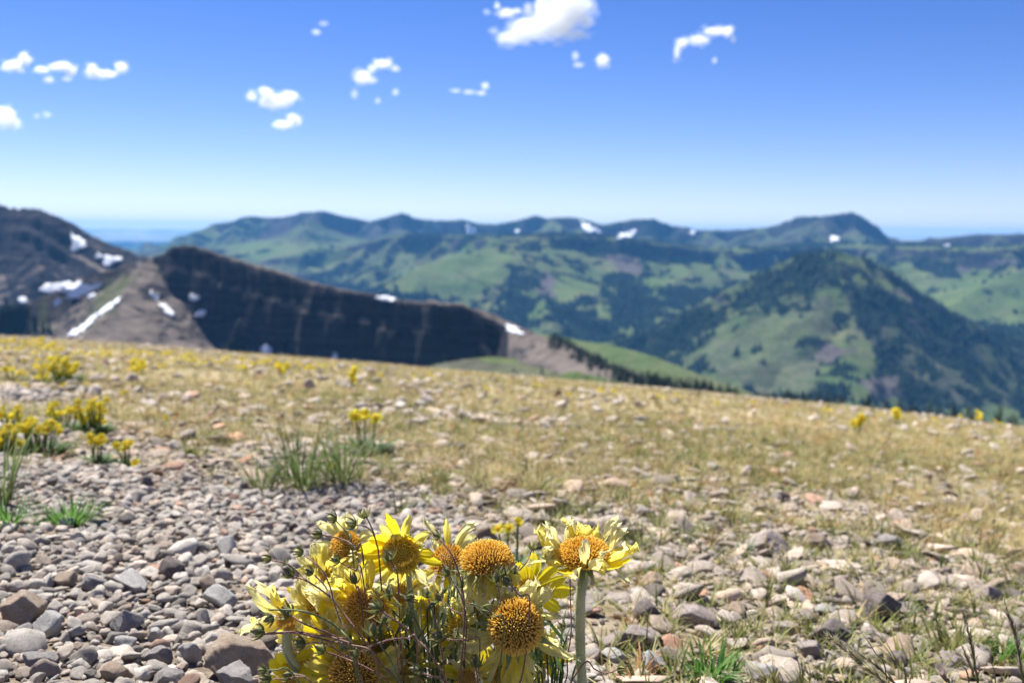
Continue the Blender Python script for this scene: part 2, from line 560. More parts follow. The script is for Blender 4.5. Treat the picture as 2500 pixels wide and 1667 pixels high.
ROCKS = [  # u, v of the centre, width in px, height ratio, material, label
 (566, 1608, 195, .52, 'tan', 'big rusty tan pitted rock beside the lowest sunflowers'),
 (30, 1490, 125, .62, 'tan', 'brown rock with a shaded front face, at the left edge of the gravel'),
 (104, 1530, 92, .75, 'pale', 'pale pitted rounded rock right of the brown left edge rock'),
 (42, 1552, 72, .7, 'grey', 'grey brown pitted stone just left of the pale pitted rock'),
 (307, 1422, 98, .5, 'pale', 'flat pale slab lying in the middle of the gravel'),
 (295, 1515, 92, .7, 'grey', 'angular grey block standing on its corner below the flat pale slab'),
 (417, 1388, 66, .85, 'dark', 'dark faced stone right of the flat pale slab'),
 (551, 1331, 74, .7, 'pale', 'pale rounded stone on the gravel up left of the flower clump'),
 (298, 1574, 68, .6, 'pale', 'light wedge shaped stone below the angular grey block'),
 (83, 1616, 88, .5, 'grey', 'low wide grey stone near the lower left corner'),
 (277, 1648, 86, .7, 'tan', 'brown pitted stone cut by the bottom edge, left of centre gravel'),
 (405, 1655, 98, .6, 'grey', 'wide grey stone cut by the bottom edge, below the rusty tan rock'),
 (456, 1594, 62, .95, 'pale', 'tall whitish stone touching the left end of the rusty tan rock'),
 (381, 1600, 70, .8, 'grey', 'grey blunt stone two stones left of the rusty tan rock'),
 (220, 1423, 66, .6, 'grey', 'rounded grey cobble left of the flat pale slab'),
 (149, 1416, 60, .65, 'tan', 'tan sloping stone between the left edge rock and the rounded cobble'),
 (506, 1425, 54, .9, 'tan', 'upright tan angular stone left of the leftmost sunflower'),
 (566, 1662, 110, .6, 'grey', 'grey stone at the bottom edge in front of the rusty tan rock'),
 (369, 1551, 46, .9, 'pale', 'small square whitish stone right of the angular grey block'),
 (494, 1507, 44, 1., 'grey', 'small dark blocky stone above the rusty tan rock'),
 (533, 1459, 84, .6, 'pale', 'broad pale lumpy stone left of the wilting leftmost sunflower'),
 (356, 1178, 44, .95, 'dark', 'dark upright stone standing alone where the gravel meets the turf'),
 (2151, 1487, 118, .62, 'dark', 'largest dark brown rock in the stony turf at lower right'),
 (2034, 1550, 120, .55, 'dark', 'dark rock with a wide shaded front, beside the grass seed heads'),
 (1712, 1512, 128, .42, 'pink', 'long pale pinkish slab at lower right, above the green grass tuft'),
 (1925, 1533, 74, .55, 'pink', 'flat pinkish stone just left of the dark wide fronted rock'),
 (1875, 1322, 112, .5, 'pink', 'sunlit pinkish slab in the middle of the right hand turf'),
 (1998, 1324, 78, .6, 'tan', 'orange tinted round stone right of the sunlit pinkish slab'),
 (2176, 1326, 84, .5, 'grey', 'low grey stone with a dark front, far right of the pinkish slab'),
 (1985, 1585, 76, .6, 'pink', 'pinkish stone under the dark wide fronted rock'),
 (1858, 1640, 84, .6, 'pale', 'pale peaked stone at the bottom edge beside the green grass tuft'),
 (2320, 1613, 84, .5, 'pink', 'round topped pinkish stone behind the upright seed heads'),
 (2203, 1615, 62, .7, 'dark', 'dark stone behind the leaning feathery seed head'),
 (2021, 1487, 72, .5, 'pale', 'pale cap stone left of the largest dark rock'),
 (1591, 1496, 84, .75, 'dark', 'dark brown broken stone right of the tall sunflower stem'),
 (1561, 1556, 118, .6, 'pink', 'large smooth pinkish boulder right of the tall sunflower stem'),
 (1430, 1290, 62, .8, 'dark', 'dark hollow looking stone just behind the tall sunflower head'),
 (1493, 1569, 74, .6, 'pink', 'pinkish stone tucked left of the smooth boulder'),
 (1591, 1615, 92, .55, 'pale', 'light pitted stone below the smooth boulder'),
 (1503, 1606, 66, .6, 'pale', 'whitish crusty stone beside the curled yellow bud'),
 (1393, 1111, 34, .8, 'dark', 'small dark lump standing up in the distant turf, middle of the photo'),
 (1116, 1092, 38, .7, 'dark', 'small dark red stone above the flower clump in the distant turf'),
 (2312, 1187, 36, .8, 'dark', 'small dark stone standing up at the far right of the turf'),
 (1770, 1235, 44, .6, 'dark', 'dark flat stone in the turf above the sunlit pinkish slab'),
 (1420, 1415, 90, .5, 'pink', 'flat stone directly behind the tall sunflower stem'),
 (2420, 1450, 90, .5, 'pink', 'grey pink slab at the right edge of the turf'),
]
MM = dict(tan=M_TAN, grey=M_GREY, pink=M_PINK, pale=M_PALE, dark=M_DARK)
rock_pos = []
for k, (u, v, w, hr, mt, lab) in enumerate(ROCKS):
    g = ghit(u, min(v + w * hr * 0.42, 1900))
    depth = (Vector(g)).dot(ray(FW / 2, FH / 2).normalized())
    wid = w / FPX * depth
    r = wid / 2
    far = w < 50
    vv, ff = rock_verts(500 + k, 5 if w > 85 else 4, 1.0, 0.075, (30, 60, 90)[k % 3], 14)
    vv = vv / np.abs(vv[:, 0]).max() * r
    vv[:, 2] *= hr * r / np.abs(vv[:, 2]).max() * 1.25
    vv[:, 1] *= 1.0 * r / np.abs(vv[:, 1]).max() * 0.9
    me = npmesh('rock', vv / r, ff, MM[mt])
    o = meshobj('rock', me)
    o.scale = (r, r, r)
    o.rotation_euler = (rng.uniform(-.15, .15), rng.uniform(-.15, .15), rng.uniform(-.4, .4))
    o.location = (g.x, g.y + r * 0.55, float(ground(g.x, g.y + r * .55)) + hr * r * 0.55)
    tag(o, lab, 'rock')
    rock_pos.append((o.location.x, o.location.y, r))
rock_pos = np.array(rock_pos)

# gravel: sizes from large to small, each size keeps its own clearance
def scatter_stones(n, r0, r1, smin, smax, dens, gap=0.9, power=1.0, lift=0.25):
    x, y = polar_pts(int(n * 1.2), r0, r1, R(48), power)
    keep = rng.random(len(x)) < dens(x, y)
    x, y = x[keep], y[keep]
    s = smin * (smax / smin) ** (rng.random(len(x)) ** 1.6)
    return np.stack([x, y, s], 1)

def thin(P, cell, gap):
    """drop a stone that overlaps an earlier (larger) one too much"""
    P = P[np.argsort(-P[:, 2])]
    grid = {}
    out_ = []
    for x, y, s in P:
        cx, cy = int(x // cell), int(y // cell)
        ok = True
        for i in (-1, 0, 1):
            for j in (-1, 0, 1):
                for (a, b, c) in grid.get((cx + i, cy + j), ()):
                    if (a - x) ** 2 + (b - y) ** 2 < (gap * (c + s)) ** 2:
                        ok = False; break
                if not ok: break
            if not ok: break
        if ok:
            grid.setdefault((cx, cy), []).append((x, y, s)); out_.append((x, y, s))
    return np.array(out_)

bareness = lambda x, y: bare(x, y)
notbare = lambda x, y: 1 - bare(x, y)
patch = lambda x, y: np.clip(0.5 + 1.3 * fbm(x / 0.4, y / 0.4, 21, 3), 0.08, 1)
S_ = []
big = scatter_stones(9000, 0.5, 3.2, .007, .0155, lambda x, y: bare(x, y) * 0.16 + 0.05 * notbare(x, y), power=1.5)
S_.append(thin(big, .04, 0.72))
med = scatter_stones(80000, 0.5, 3.0, .0038, .0080, lambda x, y: bare(x, y) + 0.13 * notbare(x, y) * patch(x, y), power=1.4)
S_.append(thin(med, .02, 0.72))
fine = scatter_stones(42000, 0.5, 2.2, .0022, .0042, lambda x, y: bare(x, y) * 0.8 + 0.8 * notbare(x, y) * patch(x, y), power=1.3)
S_.append(thin(fine, .01, 0.7))
mid = scatter_stones(46000, 2.6, 12, .006, .022, lambda x, y: np.clip(0.2 + 1.3 * fbm(x / 1.1, y / 0.9, 9, 3), 0.07, 1) * .55 + bare(x, y), power=1.2)
S_.append(mid)
flatb = scatter_stones(40000, 0.6, 7.0, .006, .021, lambda x, y: notbare(x, y) * (0.25 + 0.75 * patch(x, y)) * np.clip(1.35 - np.hypot(x, y) / 2.9, .09, 1), power=1.3)
flatb = thin(flatb, .06, 0.56)
def stones_to_instances(name, P, flatk=1.0, warm=0.0, lift=0.35, bright=1.0):
    # leave room for the named rocks
    d = np.hypot(P[:, 0][:, None] - rock_pos[:, 0], P[:, 1][:, None] - rock_pos[:, 1])
    P = P[np.all(d > rock_pos[:, 2] * 0.85 + P[:, 2][:, None] * 0.5, axis=1)]
    n = len(P)
    pz = ground(P[:, 0], P[:, 1]) + P[:, 2] * rng.uniform(lift - .3, lift + .35, n)
    rot = np.stack([rng.normal(0, .28, n), rng.normal(0, .28, n), rng.uniform(0, 6.283, n)], 1)
    s = P[:, 2][:, None] * np.stack([np.ones(n), rng.uniform(.8, 1.05, n), rng.uniform(.7, 1.2, n) * flatk], 1)
    br = np.clip(rng.normal(1.0, 0.2, n), .45, 1.4) * bright * np.where(rng.random(n) < .12, .62, 1)
    nb = 1 - bare(P[:, 0], P[:, 1])
    wm = rng.random(n) ** 3 * 0.35 + 0.10 * nb + warm
    tint = np.stack([br * (1 + .25 * wm), br * (1 - .14 * wm), br * (1 - .42 * wm), np.ones(n)], 1)
    red = rng.random(n) < 0.03
    tint[red] *= (1.08, .80, .68, 1)
    o = instancer(name, src_stones, np.stack([P[:, 0], P[:, 1], pz], 1), rot, s, rng.integers(0, NST, n), tint)
    tag(o, kind='stuff')
    print(name, n)
    return o
stones_to_instances('gravel', np.concatenate(S_))
stones_to_instances('flat_stones', flatb, 0.55, 0.07, 0.05, .92)

# ------------------------------------------------------------------ grass
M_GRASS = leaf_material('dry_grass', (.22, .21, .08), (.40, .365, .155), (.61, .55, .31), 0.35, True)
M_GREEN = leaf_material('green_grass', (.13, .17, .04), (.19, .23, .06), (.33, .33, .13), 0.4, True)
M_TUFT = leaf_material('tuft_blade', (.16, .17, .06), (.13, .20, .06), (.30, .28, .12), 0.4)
src_grass = bpy.data.collections.new('grass_shapes')
NG = 12
for k in range(NG):
    rr = random.Random(900 + k)
    mb = MB()
    for b in range(rr.randint(9, 17)):
        an = rr.random() * 6.283; sp = rr.uniform(.05, .9)
        d = Vector((math.cos(an) * sp, math.sin(an) * sp, 1))
        L = rr.uniform(.4, 1.0)
        base = Vector((math.cos(an), math.sin(an), 0)) * rr.uniform(0, .14)
        blade(mb, base, d, L, rr.uniform(.022, .05), Vector((math.cos(an), math.sin(an), -0.6)) * rr.uniform(.2, 1.3), 4, fold=.3)
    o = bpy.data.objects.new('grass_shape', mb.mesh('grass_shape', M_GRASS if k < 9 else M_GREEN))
    src_grass.objects.link(o)

def scatter_grass(name, n, r0, r1, hmin, hmax, dens, power=1.0, green=0.15, straw=0.5, half=48):
    x, y = polar_pts(n, r0, r1, R(half), power)
    keep = rng.random(n) < dens(x, y)
    x, y = x[keep], y[keep]; n = len(x)
    z = ground(x, y) - 0.003
    h = rng.uniform(hmin, hmax, n)
    rot = np.stack([rng.normal(0, .15, n), rng.normal(0, .12, n), rng.uniform(0, 6.283, n)], 1)
    s = np.stack([h * rng.uniform(.8, 1.4, n), h * rng.uniform(.8, 1.4, n), h], 1)
    gmap = np.clip(0.5 + 1.6 * fbm(x / 0.5, y / 0.5, 41, 3), 0, 1)
    idx = np.where(rng.random(n) < green * (0.3 + 1.7 * gmap), rng.integers(9, NG, n), rng.integers(0, 9, n))
    br = rng.uniform(.75, 1.25, n)
    st = np.clip(rng.normal(straw, .25, n), 0, 1)
    br = br * np.where(rng.random(n) < .18, .55, 1.0)
    tint = np.stack([br * (0.75 + .45 * st), br * (0.95 + .05 * st), br * (0.75 + .2 * st), np.ones(n)], 1)
    red = rng.random(n) < .05
    tint[red] = tint[red] * (1.1, .62, .5, 1)
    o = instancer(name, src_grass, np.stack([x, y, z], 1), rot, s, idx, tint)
    tag(o, kind='stuff'); print(name, n)
    return o
gp = lambda x, y: np.clip(0.5 + 1.5 * fbm(x / 0.55, y / 0.55, 33, 3), 0.04, 1)
scatter_grass('grass', 19000, 0.7, 3.2, .014, .046, lambda x, y: (1 - bare(x, y)) * gp(x, y) * .8, 1.3, .34, .60)
far_d = lambda x, y: np.clip(1 - 0.97 * bare(x, y), .01, 1) * np.clip(gp(x, y) * .9 + np.clip((np.hypot(x, y) - 1.6) / 3, 0, .6), 0, 1)
scatter_grass('meadow_grass', 125000, 1.5, 14.0, .016, .050, far_d, 0.85, .11, .76, 44)
# ================================================================== FAR TERRAIN
def P3(u, v, d): return tuple(at(u, v, d))

# each range: crest as (u, v, distance); front and back profiles as (distance from crest, drop)
RG = {}
RG['far'] = dict(crest=[(-500, 560, 9000), (-100, 600, 9500), (160, 602, 10000), (344, 596, 9500), (383, 586, 9300), (498, 567, 8800), (517, 547, 8700), (560, 540, 8600), (597, 528, 8600), (620, 527, 8600), (651, 530, 8500), (689, 531, 8500),
  (746, 518, 8200), (788, 514, 8000), (815, 523, 8100), (900, 539, 8300), (953, 526, 8400), (984, 519, 8300), (1007, 530, 8400), (1060, 540, 8600), (1129, 535, 8500), (1164, 545, 8500),
  (1213, 547, 8400), (1259, 540, 8400), (1290, 532, 8300), (1307, 525, 8300), (1336, 533, 8300), (1393, 529, 8200), (1431, 535, 8100), (1470, 547, 8000), (1527, 538, 8000), (1596, 533, 7900), (1615, 543, 7900), (1642, 551, 8000),
  (1676, 552, 8000), (1699, 561, 8100), (1772, 560, 8100), (1850, 556, 8000), (1906, 551, 7800), (1925, 540, 7700), (1944, 531, 7600), (2002, 528, 7500), (2052, 521, 7500), (2084, 514, 7500), (2113, 531, 7500), (2147, 551, 7500), (2174, 580, 7500),
  (2195, 587, 7400), (2251, 585, 7200), (2308, 578, 7000), (2385, 570, 6800), (2500, 572, 6600), (2700, 560, 6500), (3100, 565, 6500)],
  front=[(0, 0), (25, 14), (70, 120), (100, 150), (500, 230), (1200, 330), (2500, 520), (6000, 760)], back=[(0, 0), (500, 130), (3000, 700)])
RG['plateau'] = dict(crest=[(600, 640, 6600), (800, 610, 6500), (960, 577, 6400), (1100, 576, 6300), (1215, 580, 5600), (1300, 577, 5400), (1420, 578, 5500), (1540, 585, 5500), (1661, 600, 5600), (1800, 612, 5800), (1950, 606, 6000), (2100, 600, 6000), (2240, 606, 5600), (2400, 612, 5400), (2600, 600, 5300)],
  front=[(0, 0), (25, 30), (60, 95), (100, 112), (500, 260), (1200, 420), (2500, 560)], back=[(0, 0), (400, -8), (900, 60), (3000, 500)])
RG['spur'] = dict(crest=[(1300, 578, 5400), (1221, 602, 5200), (1068, 634, 4950), (942, 696, 4700), (860, 740, 4500)],
  front=[(0, 0), (300, 90), (900, 240), (2000, 420)], back=[(0, 0), (150, 60), (900, 300), (2000, 500)])
RG['knob'] = dict(crest=[(1268, 625, 5000), (1290, 660, 4800), (1330, 730, 4500), (1340, 800, 4200)],
  front=[(0, 0), (100, 55), (400, 150), (1400, 330)], back=[(0, 0), (100, 60), (400, 160), (1400, 330)])
RG['shoulder'] = dict(crest=[(1700, 640, 5300), (1660, 700, 4900), (1600, 770, 4500), (1560, 840, 4100)],
  front=[(0, 0), (300, 70), (900, 190), (1800, 320)], back=[(0, 0), (300, 70), (900, 190), (1800, 320)])
RG['peak'] = dict(crest=[(1640, 790, 4200), (1753, 716, 3950), (1868, 680, 3750), (1944, 646, 3600), (2000, 618, 3520), (2030, 609, 3500), (2059, 622, 3500), (2109, 645, 3520), (2132, 680, 3540), (2166, 709, 3560), (2289, 752, 3600), (2365, 790, 3650), (2500, 828, 3700), (2700, 880, 3800)],
  front=[(0, 0), (60, 26), (200, 110), (420, 270), (700, 400), (1100, 500), (2000, 600)], back=[(0, 0), (200, 130), (900, 400), (2000, 600)])
RG['peak_spur'] = dict(crest=[(2036, 612, 3490), (2055, 700, 3350), (2070, 800, 3150), (2050, 900, 2900), (2040, 960, 2700)],
  front=[(0, 0), (120, 22), (300, 110), (650, 300), (1500, 520)], back=[(0, 0), (100, 26), (260, 140), (600, 330), (1500, 540)])
RG['right_flank'] = dict(crest=[(2750, 590, 5200), (2560, 640, 4900), (2420, 690, 4700), (2330, 740, 4500)],
  front=[(0, 0), (200, 60), (900, 220), (2000, 400)], back=[(0, 0), (300, 80), (900, 220), (2000, 400)])
RG['left_mountain'] = dict(crest=[(-700, 520, 2500), (-200, 470, 2350), (0, 496, 2300), (23, 502, 2300), (50, 509, 2300), (73, 506, 2280), (99, 509, 2260), (132, 522, 2240), (161, 541, 2220), (199, 562, 2200), (237, 581, 2150), (275, 597, 2100), (306, 609, 2050), (344, 622, 2000), (383, 632, 1900)],
  front=[(0, 0), (6, 14), (20, 22), (28, 44), (44, 50), (52, 76), (70, 84), (82, 122), (100, 140), (180, 185), (320, 235), (600, 320), (1500, 520)], back=[(0, 0), (300, 180), (1500, 600)])
RG['dark_ridge'] = dict(crest=[(360, 634, 1330), (375, 628, 1300), (406, 616, 1280), (425, 602, 1260), (452, 596, 1250), (482, 603, 1240), (536, 622, 1220), (593, 640, 1200), (670, 660, 1170), (765, 690, 1140), (800, 694, 1130), (900, 718, 1110), (968, 729, 1090), (1014, 733, 1080), (1040, 736, 1076), (1060, 733, 1070), (1125, 737, 1060), (1164, 754, 1050), (1205, 776, 1040), (1222, 784, 1036), (1262, 800, 1030)],
  front=[(0, 0), (4, 4), (10, 28), (14, 34), (24, 84), (34, 118), (46, 128), (130, 168), (400, 290), (900, 420)], back=[(0, 0), (60, 18), (300, 130), (900, 420)])
RG['ridge_spur'] = dict(crest=[(378, 628, 1300), (345, 655, 1270), (312, 700, 1220), (285, 740, 1170), (240, 790, 1090), (180, 840, 1000)],
  front=[(0, 0), (60, 22), (200, 105), (600, 300)], back=[(0, 0), (60, 34), (200, 120), (600, 330)])
RG['ridge_toe'] = dict(crest=[(1205, 776, 1040), (1221, 781, 1030), (1278, 803, 980), (1336, 826, 930), (1393, 852, 880), (1489, 902, 800), (1580, 945, 740), (1700, 985, 680)],
  front=[(0, 0), (40, 22), (150, 75), (400, 190), (900, 380)], back=[(0, 0), (60, 30), (300, 170), (900, 420)])
RG['talus_bench'] = dict(crest=[(1020, 902, 975), (1060, 888, 960), (1120, 878, 950), (1183, 871, 945), (1245, 873, 930), (1330, 890, 890), (1400, 915, 840)],
  front=[(0, 0), (60, 14), (160, 50), (400, 170), (900, 380)], back=[(0, 0), (30, 8), (60, 25), (200, 150), (900, 500)])
RG['green_hill'] = dict(crest=[(1330, 815, 2100), (1420, 832, 2000), (1500, 842, 1900), (1600, 872, 1800), (1700, 912, 1700), (1850, 965, 1600), (2050, 1020, 1500)],
  front=[(0, 0), (150, 30), (500, 150), (1200, 380)], back=[(0, 0), (120, 50), (600, 260), (1200, 420)])
RG['bench'] = dict(crest=[(1400, 905, 640), (1500, 925, 620), (1600, 942, 600), (1791, 975, 560), (1944, 988, 530), (2136, 1004, 500), (2300, 1022, 470), (2500, 1042, 440), (2800, 1080, 420)],
  front=[(0, 0), (60, 10), (140, 32), (400, 150)], back=[(0, 0), (80, 40), (300, 190), (900, 420)])
LAYER = dict(far='far_mountains', plateau='plateau_cliffs', spur='plateau_cliffs', knob='plateau_cliffs', shoulder='plateau_cliffs', peak='forested_peak', peak_spur='forested_peak', right_flank='plateau_cliffs',
             left_mountain='left_mountain', dark_ridge='cliff_ridge', ridge_spur='cliff_ridge', ridge_toe='cliff_ridge', green_hill='green_hill', bench='lower_meadow', talus_bench='lower_meadow')
names = list(RG)

# auto spurs give the long ranges their buttresses
srng = random.Random(5)
EXTRA = []
def add_spurs(key, step, lng, drop, spread):
    c = [Vector(P3(*q)) for q in RG[key]['crest']]
    for a, b in zip(c[:-1], c[1:]):
        L = (b - a).length
        k = int(L / step + srng.random())
        for _ in range(k):
            p = a.lerp(b, srng.random())
            l = lng * srng.uniform(.5, 1.3); dr = drop * l / lng * srng.uniform(.8, 1.2)
            to = Vector((-p.x, -p.y, 0)).normalized()
            sd = Vector((to.y, -to.x, 0)) * srng.uniform(-spread, spread)
            pts = []
            for s in np.linspace(0, 1, 5):
                w = sd * (s * l + 0.12 * l * math.sin(s * 5 + srng.random()))
                pts.append(p + to * s * l + w + Vector((0, 0, -dr * (s ** .8) - 14)))
            EXTRA.append((key, pts, lng * .5))
add_spurs('far', 420, 1300, 330, .6)
add_spurs('plateau', 520, 900, 330, .7)
add_spurs('left_mountain', 130, 240, 180, .3)
add_spurs('dark_ridge', 34, 36, 74, .22)
add_spurs('peak', 300, 500, 270, .8)

bands = [(150, 430, 40), (430, 760, 60), (760, 960, 60), (960, 1400, 170), (1400, 1900, 50), (1900, 2500, 110), (2500, 3000, 50), (3000, 4400, 150), (4400, 6600, 150), (6600, 9600, 150), (9600, 22000, 26)]
rad = np.concatenate([np.linspace(a, b, n, endpoint=False) for a, b, n in bands] + [[22000.0]])
ang = np.linspace(R(-35), R(35), 1000)
RR, AA = np.meshgrid(rad, ang, indexing='ij')
X, Y = RR * np.sin(AA), RR * np.cos(AA)

def field(cr, prof_f, prof_b, wobble, seed, amp):
    """height of one ridge over the grid, -inf where it plays no part"""
    best = np.full(X.shape, 1e9); zc = np.zeros(X.shape); side = np.zeros(X.shape)
    wx = X + wobble * fbm(X / (wobble * 3.2), Y / (wobble * 3.2), seed, 3)
    wy = Y + wobble * fbm(X / (wobble * 3.2) + 50, Y / (wobble * 3.2), seed + 1, 3)
    blend = None
    for a, b in zip(cr[:-1], cr[1:]):
        dx, dy = b[0] - a[0], b[1] - a[1]
        L2 = dx * dx + dy * dy + 1e-9
        def dist(xx, yy):
            t = np.clip(((xx - a[0]) * dx + (yy - a[1]) * dy) / L2, 0, 1)
            return t, np.hypot(xx - a[0] - t * dx, yy - a[1] - t * dy)
        t, d = dist(X, Y)
        t2, d2 = dist(wx, wy)
        f = np.clip(d / (wobble * 2.5), 0, 1)
        d = d * (1 - f) + d2 * f
        m_ = d < best
        best = np.where(m_, d, best)
        zc = np.where(m_, a[2] + t * (b[2] - a[2]), zc)
        sx, sy = a[0] + t * dx, a[1] + t * dy
        side = np.where(m_, np.hypot(X, Y) - np.hypot(sx, sy), side)
    fx, fy = zip(*prof_f); bx, by = zip(*prof_b)
    dropf = np.interp(best, fx, fy) + np.maximum(best - fx[-1], 0) * 0.3
    dropb = np.interp(best, bx, by) + np.maximum(best - bx[-1], 0) * 0.3
    k = np.clip(side / (wobble * .35) * .5 + .5, 0, 1)
    k = np.where(best < 1, .5, k)
    drop = dropf * (1 - k) + dropb * k
    return zc - drop

Z = np.interp(RR, [150, 430, 900, 1500, 2600, 4000, 6000, 9000, 22000], [-95, -260, -330, -420, -520, -560, -560, -460, -260]) - 140 * np.clip(AA / R(27), -.3, 1) * np.clip(RR / 800, 0, 1) * np.clip((4000 - RR) / 2000, 0, 1)
Z = Z - 40 * np.clip((430 - RR) / 280, 0, 1)
Z += fbm(X / 900, Y / 900, 77, 4) * 45 * np.clip(RR / 4000, 0, 1)
own = np.full(X.shape, -1)
WOB = dict(far=130, plateau=90, spur=90, knob=60, shoulder=110, peak=70, peak_spur=60, right_flank=90, left_mountain=30, dark_ridge=9, ridge_spur=14, ridge_toe=16, green_hill=40, bench=14, talus_bench=14)
for k, nm in enumerate(names):
    g = RG[nm]
    z = field([P3(*q) for q in g['crest']], g['front'], g['back'], WOB[nm], 200 + k * 7, 1)
    if nm == 'ridge_toe':
        z = z - np.clip((math.atan2(ray(1238, 820).x, ray(1238, 820).y) - AA) * RR, 0, 400) * 3.0
    own = np.where(z > Z, k, own)
    Z = np.maximum(Z, z)
for j, (key, pts, wid) in enumerate(EXTRA):
    P = np.array([p[:] for p in pts])
    pad = wid * 3
    near = (X > P[:, 0].min() - pad) & (X < P[:, 0].max() + pad) & (Y > P[:, 1].min() - pad) & (Y < P[:, 1].max() + pad)
    if not near.any(): continue
    xs, ys = X[near], Y[near]
    w = WOB[key]
    wx = xs + w * .6 * fbm(xs / w / 2, ys / w / 2, 900 + j, 3); wy = ys + w * .6 * fbm(xs / w / 2 + 9, ys / w / 2, 940 + j, 3)
    best = np.full(xs.shape, 1e9); zc = np.zeros(xs.shape)
    for a, b in zip(P[:-1], P[1:]):
        dx, dy = b[0] - a[0], b[1] - a[1]
        t = np.clip(((wx - a[0]) * dx + (wy - a[1]) * dy) / (dx * dx + dy * dy), 0, 1)
        d = np.hypot(wx - a[0] - t * dx, wy - a[1] - t * dy)
        m_ = d < best
        best = np.where(m_, d, best); zc = np.where(m_, a[2] + t * (b[2] - a[2]), zc)
    steep = {'dark_ridge': 1.9, 'left_mountain': .95}.get(key, .62)
    z = zc - best * steep
    cur = Z[near]
    up = z > cur
    Z[near] = np.where(up, z, cur)
    o_ = own[near]; o_[up] = names.index(key); own[near] = o_
# gullies and small relief, fading out at the crests so that the skyline stays
gy, gx = np.gradient(Z)
slope_r = np.gradient(Z, axis=0) / np.gradient(RR, axis=0)
slope_a = np.gradient(Z, axis=1) / (RR * np.gradient(AA, axis=1))
slope = np.hypot(slope_r, slope_a)
sc_ = np.interp(RR, [400, 1100, 2300, 3500, 5500, 8500], [25, 32, 60, 110, 180, 260])
amp = np.interp(RR, [400, 1100, 2300, 3500, 5500, 8500], [3, 6, 12, 24, 38, 46])
rdg = np.zeros(X.shape)
for lo, hi, s_ in ((0, 900, 28), (900, 1700, 34), (1700, 2900, 65), (2900, 4600, 120), (4600, 7000, 190), (7000, 1e6, 270)):
    mk = (RR >= lo) & (RR < hi)
    rdg[mk] = ridged(X[mk] / s_, Y[mk] / s_, 66, 4)
Z = Z + (rdg - 0.62) * amp * np.clip(slope * 1.6, .15, 1)
near_ = isl = np.isin(own, [names.index(q) for q in ('dark_ridge', 'ridge_spur', 'left_mountain')])
ar = AA * RR
fl = ridged(ar / 24 + .02 * RR, RR / 70, 404, 4) - .6
fl2 = ridged(ar / 9, RR / 40, 405, 3) - .6
st_ = np.clip(slope - .75, 0, 1.6)
Z = Z + np.where(near_, (11 * fl + 8 * fl2) * st_ / 1.6 * np.clip((RR - 900) / 100, 0, 1), 0)
crg = np.isin(own, [names.index('dark_ridge')])
Z = Z + np.where(crg, 2.2 * (vnoise(ar / 7, RR / 90, 406) - .5) + 2.6 * (vnoise(ar / 23, RR / 90, 407) - .5), 0)
farc = RR > 5000
Z = Z + np.where(farc, (ridged(ar / 160, RR / 500, 408, 4) - .6) * 70 * np.clip(slope - .5, 0, 1.2), 0)
ownl = [LAYER[n] for n in names] + ['valley']
cls_names = ['far_mountains', 'plateau_cliffs', 'forested_peak', 'left_mountain', 'cliff_ridge', 'green_hill', 'lower_meadow', 'valley']
cls = np.array([cls_names.index(c) for c in ownl])[own]

# ------------------------------------------------------------------ land cover: forest, meadow, bare rock
TV = np.stack([X, Y, Z], -1)
U, W_ = to_px(TV)
nA = np.zeros(X.shape); nB = np.zeros(X.shape)
for lo, hi, s_ in ((0, 900, 40), (900, 1700, 60), (1700, 2900, 110), (2900, 4600, 150), (4600, 7000, 260), (7000, 1e6, 380)):
    mk = (RR >= lo) & (RR < hi)
    nA[mk] = fbm(X[mk] / s_, Y[mk] / s_, 501, 5, .6); nB[mk] = fbm(X[mk] / s_ * .6, Y[mk] / s_ * .6, 601, 4, .6)
slope = np.hypot(np.gradient(Z, axis=0) / np.gradient(RR, axis=0), np.gradient(Z, axis=1) / (RR * np.gradient(AA, axis=1)))
nA = nA * 2.0 + 0.45 * fbm(X / 45, Y / 45, 707, 3); nB = nB * 2
forest = np.zeros(X.shape); green = np.ones(X.shape) * .8; rock = np.clip((slope - .75) * 3, 0, 1)
low = np.clip((-Z - 230) / 220, 0, 1)
isn = {c: cls == i for i, c in enumerate(cls_names)}
forest = np.where(isn['valley'], .8 + nA * .6, forest)
forest = np.where(isn['far_mountains'], -.0 + low * 1.9 + nA * .8, forest)
forest = np.where(isn['plateau_cliffs'], .08 + low * 1.8 + nA * .9, forest)
forest = np.where(isn['forested_peak'], .30 + nA * 1.0, forest)
forest = np.where(isn['green_hill'], -.4, forest)
forest = np.where(isn['lower_meadow'], -.8 + nA * 1.0, forest)
forest = np.where(isn['cliff_ridge'], -1.6, forest)
forest = np.where(isn['left_mountain'], -1.6, forest)
green = np.where(isn['far_mountains'], .55 + nB * .5, green)
green = np.where(isn['left_mountain'], .05 + nB * .5, green)
green = np.where(isn['cliff_ridge'], .0 + nB * .3, green)
rock = np.where(isn['cliff_ridge'] | isn['left_mountain'], 1.0, rock)
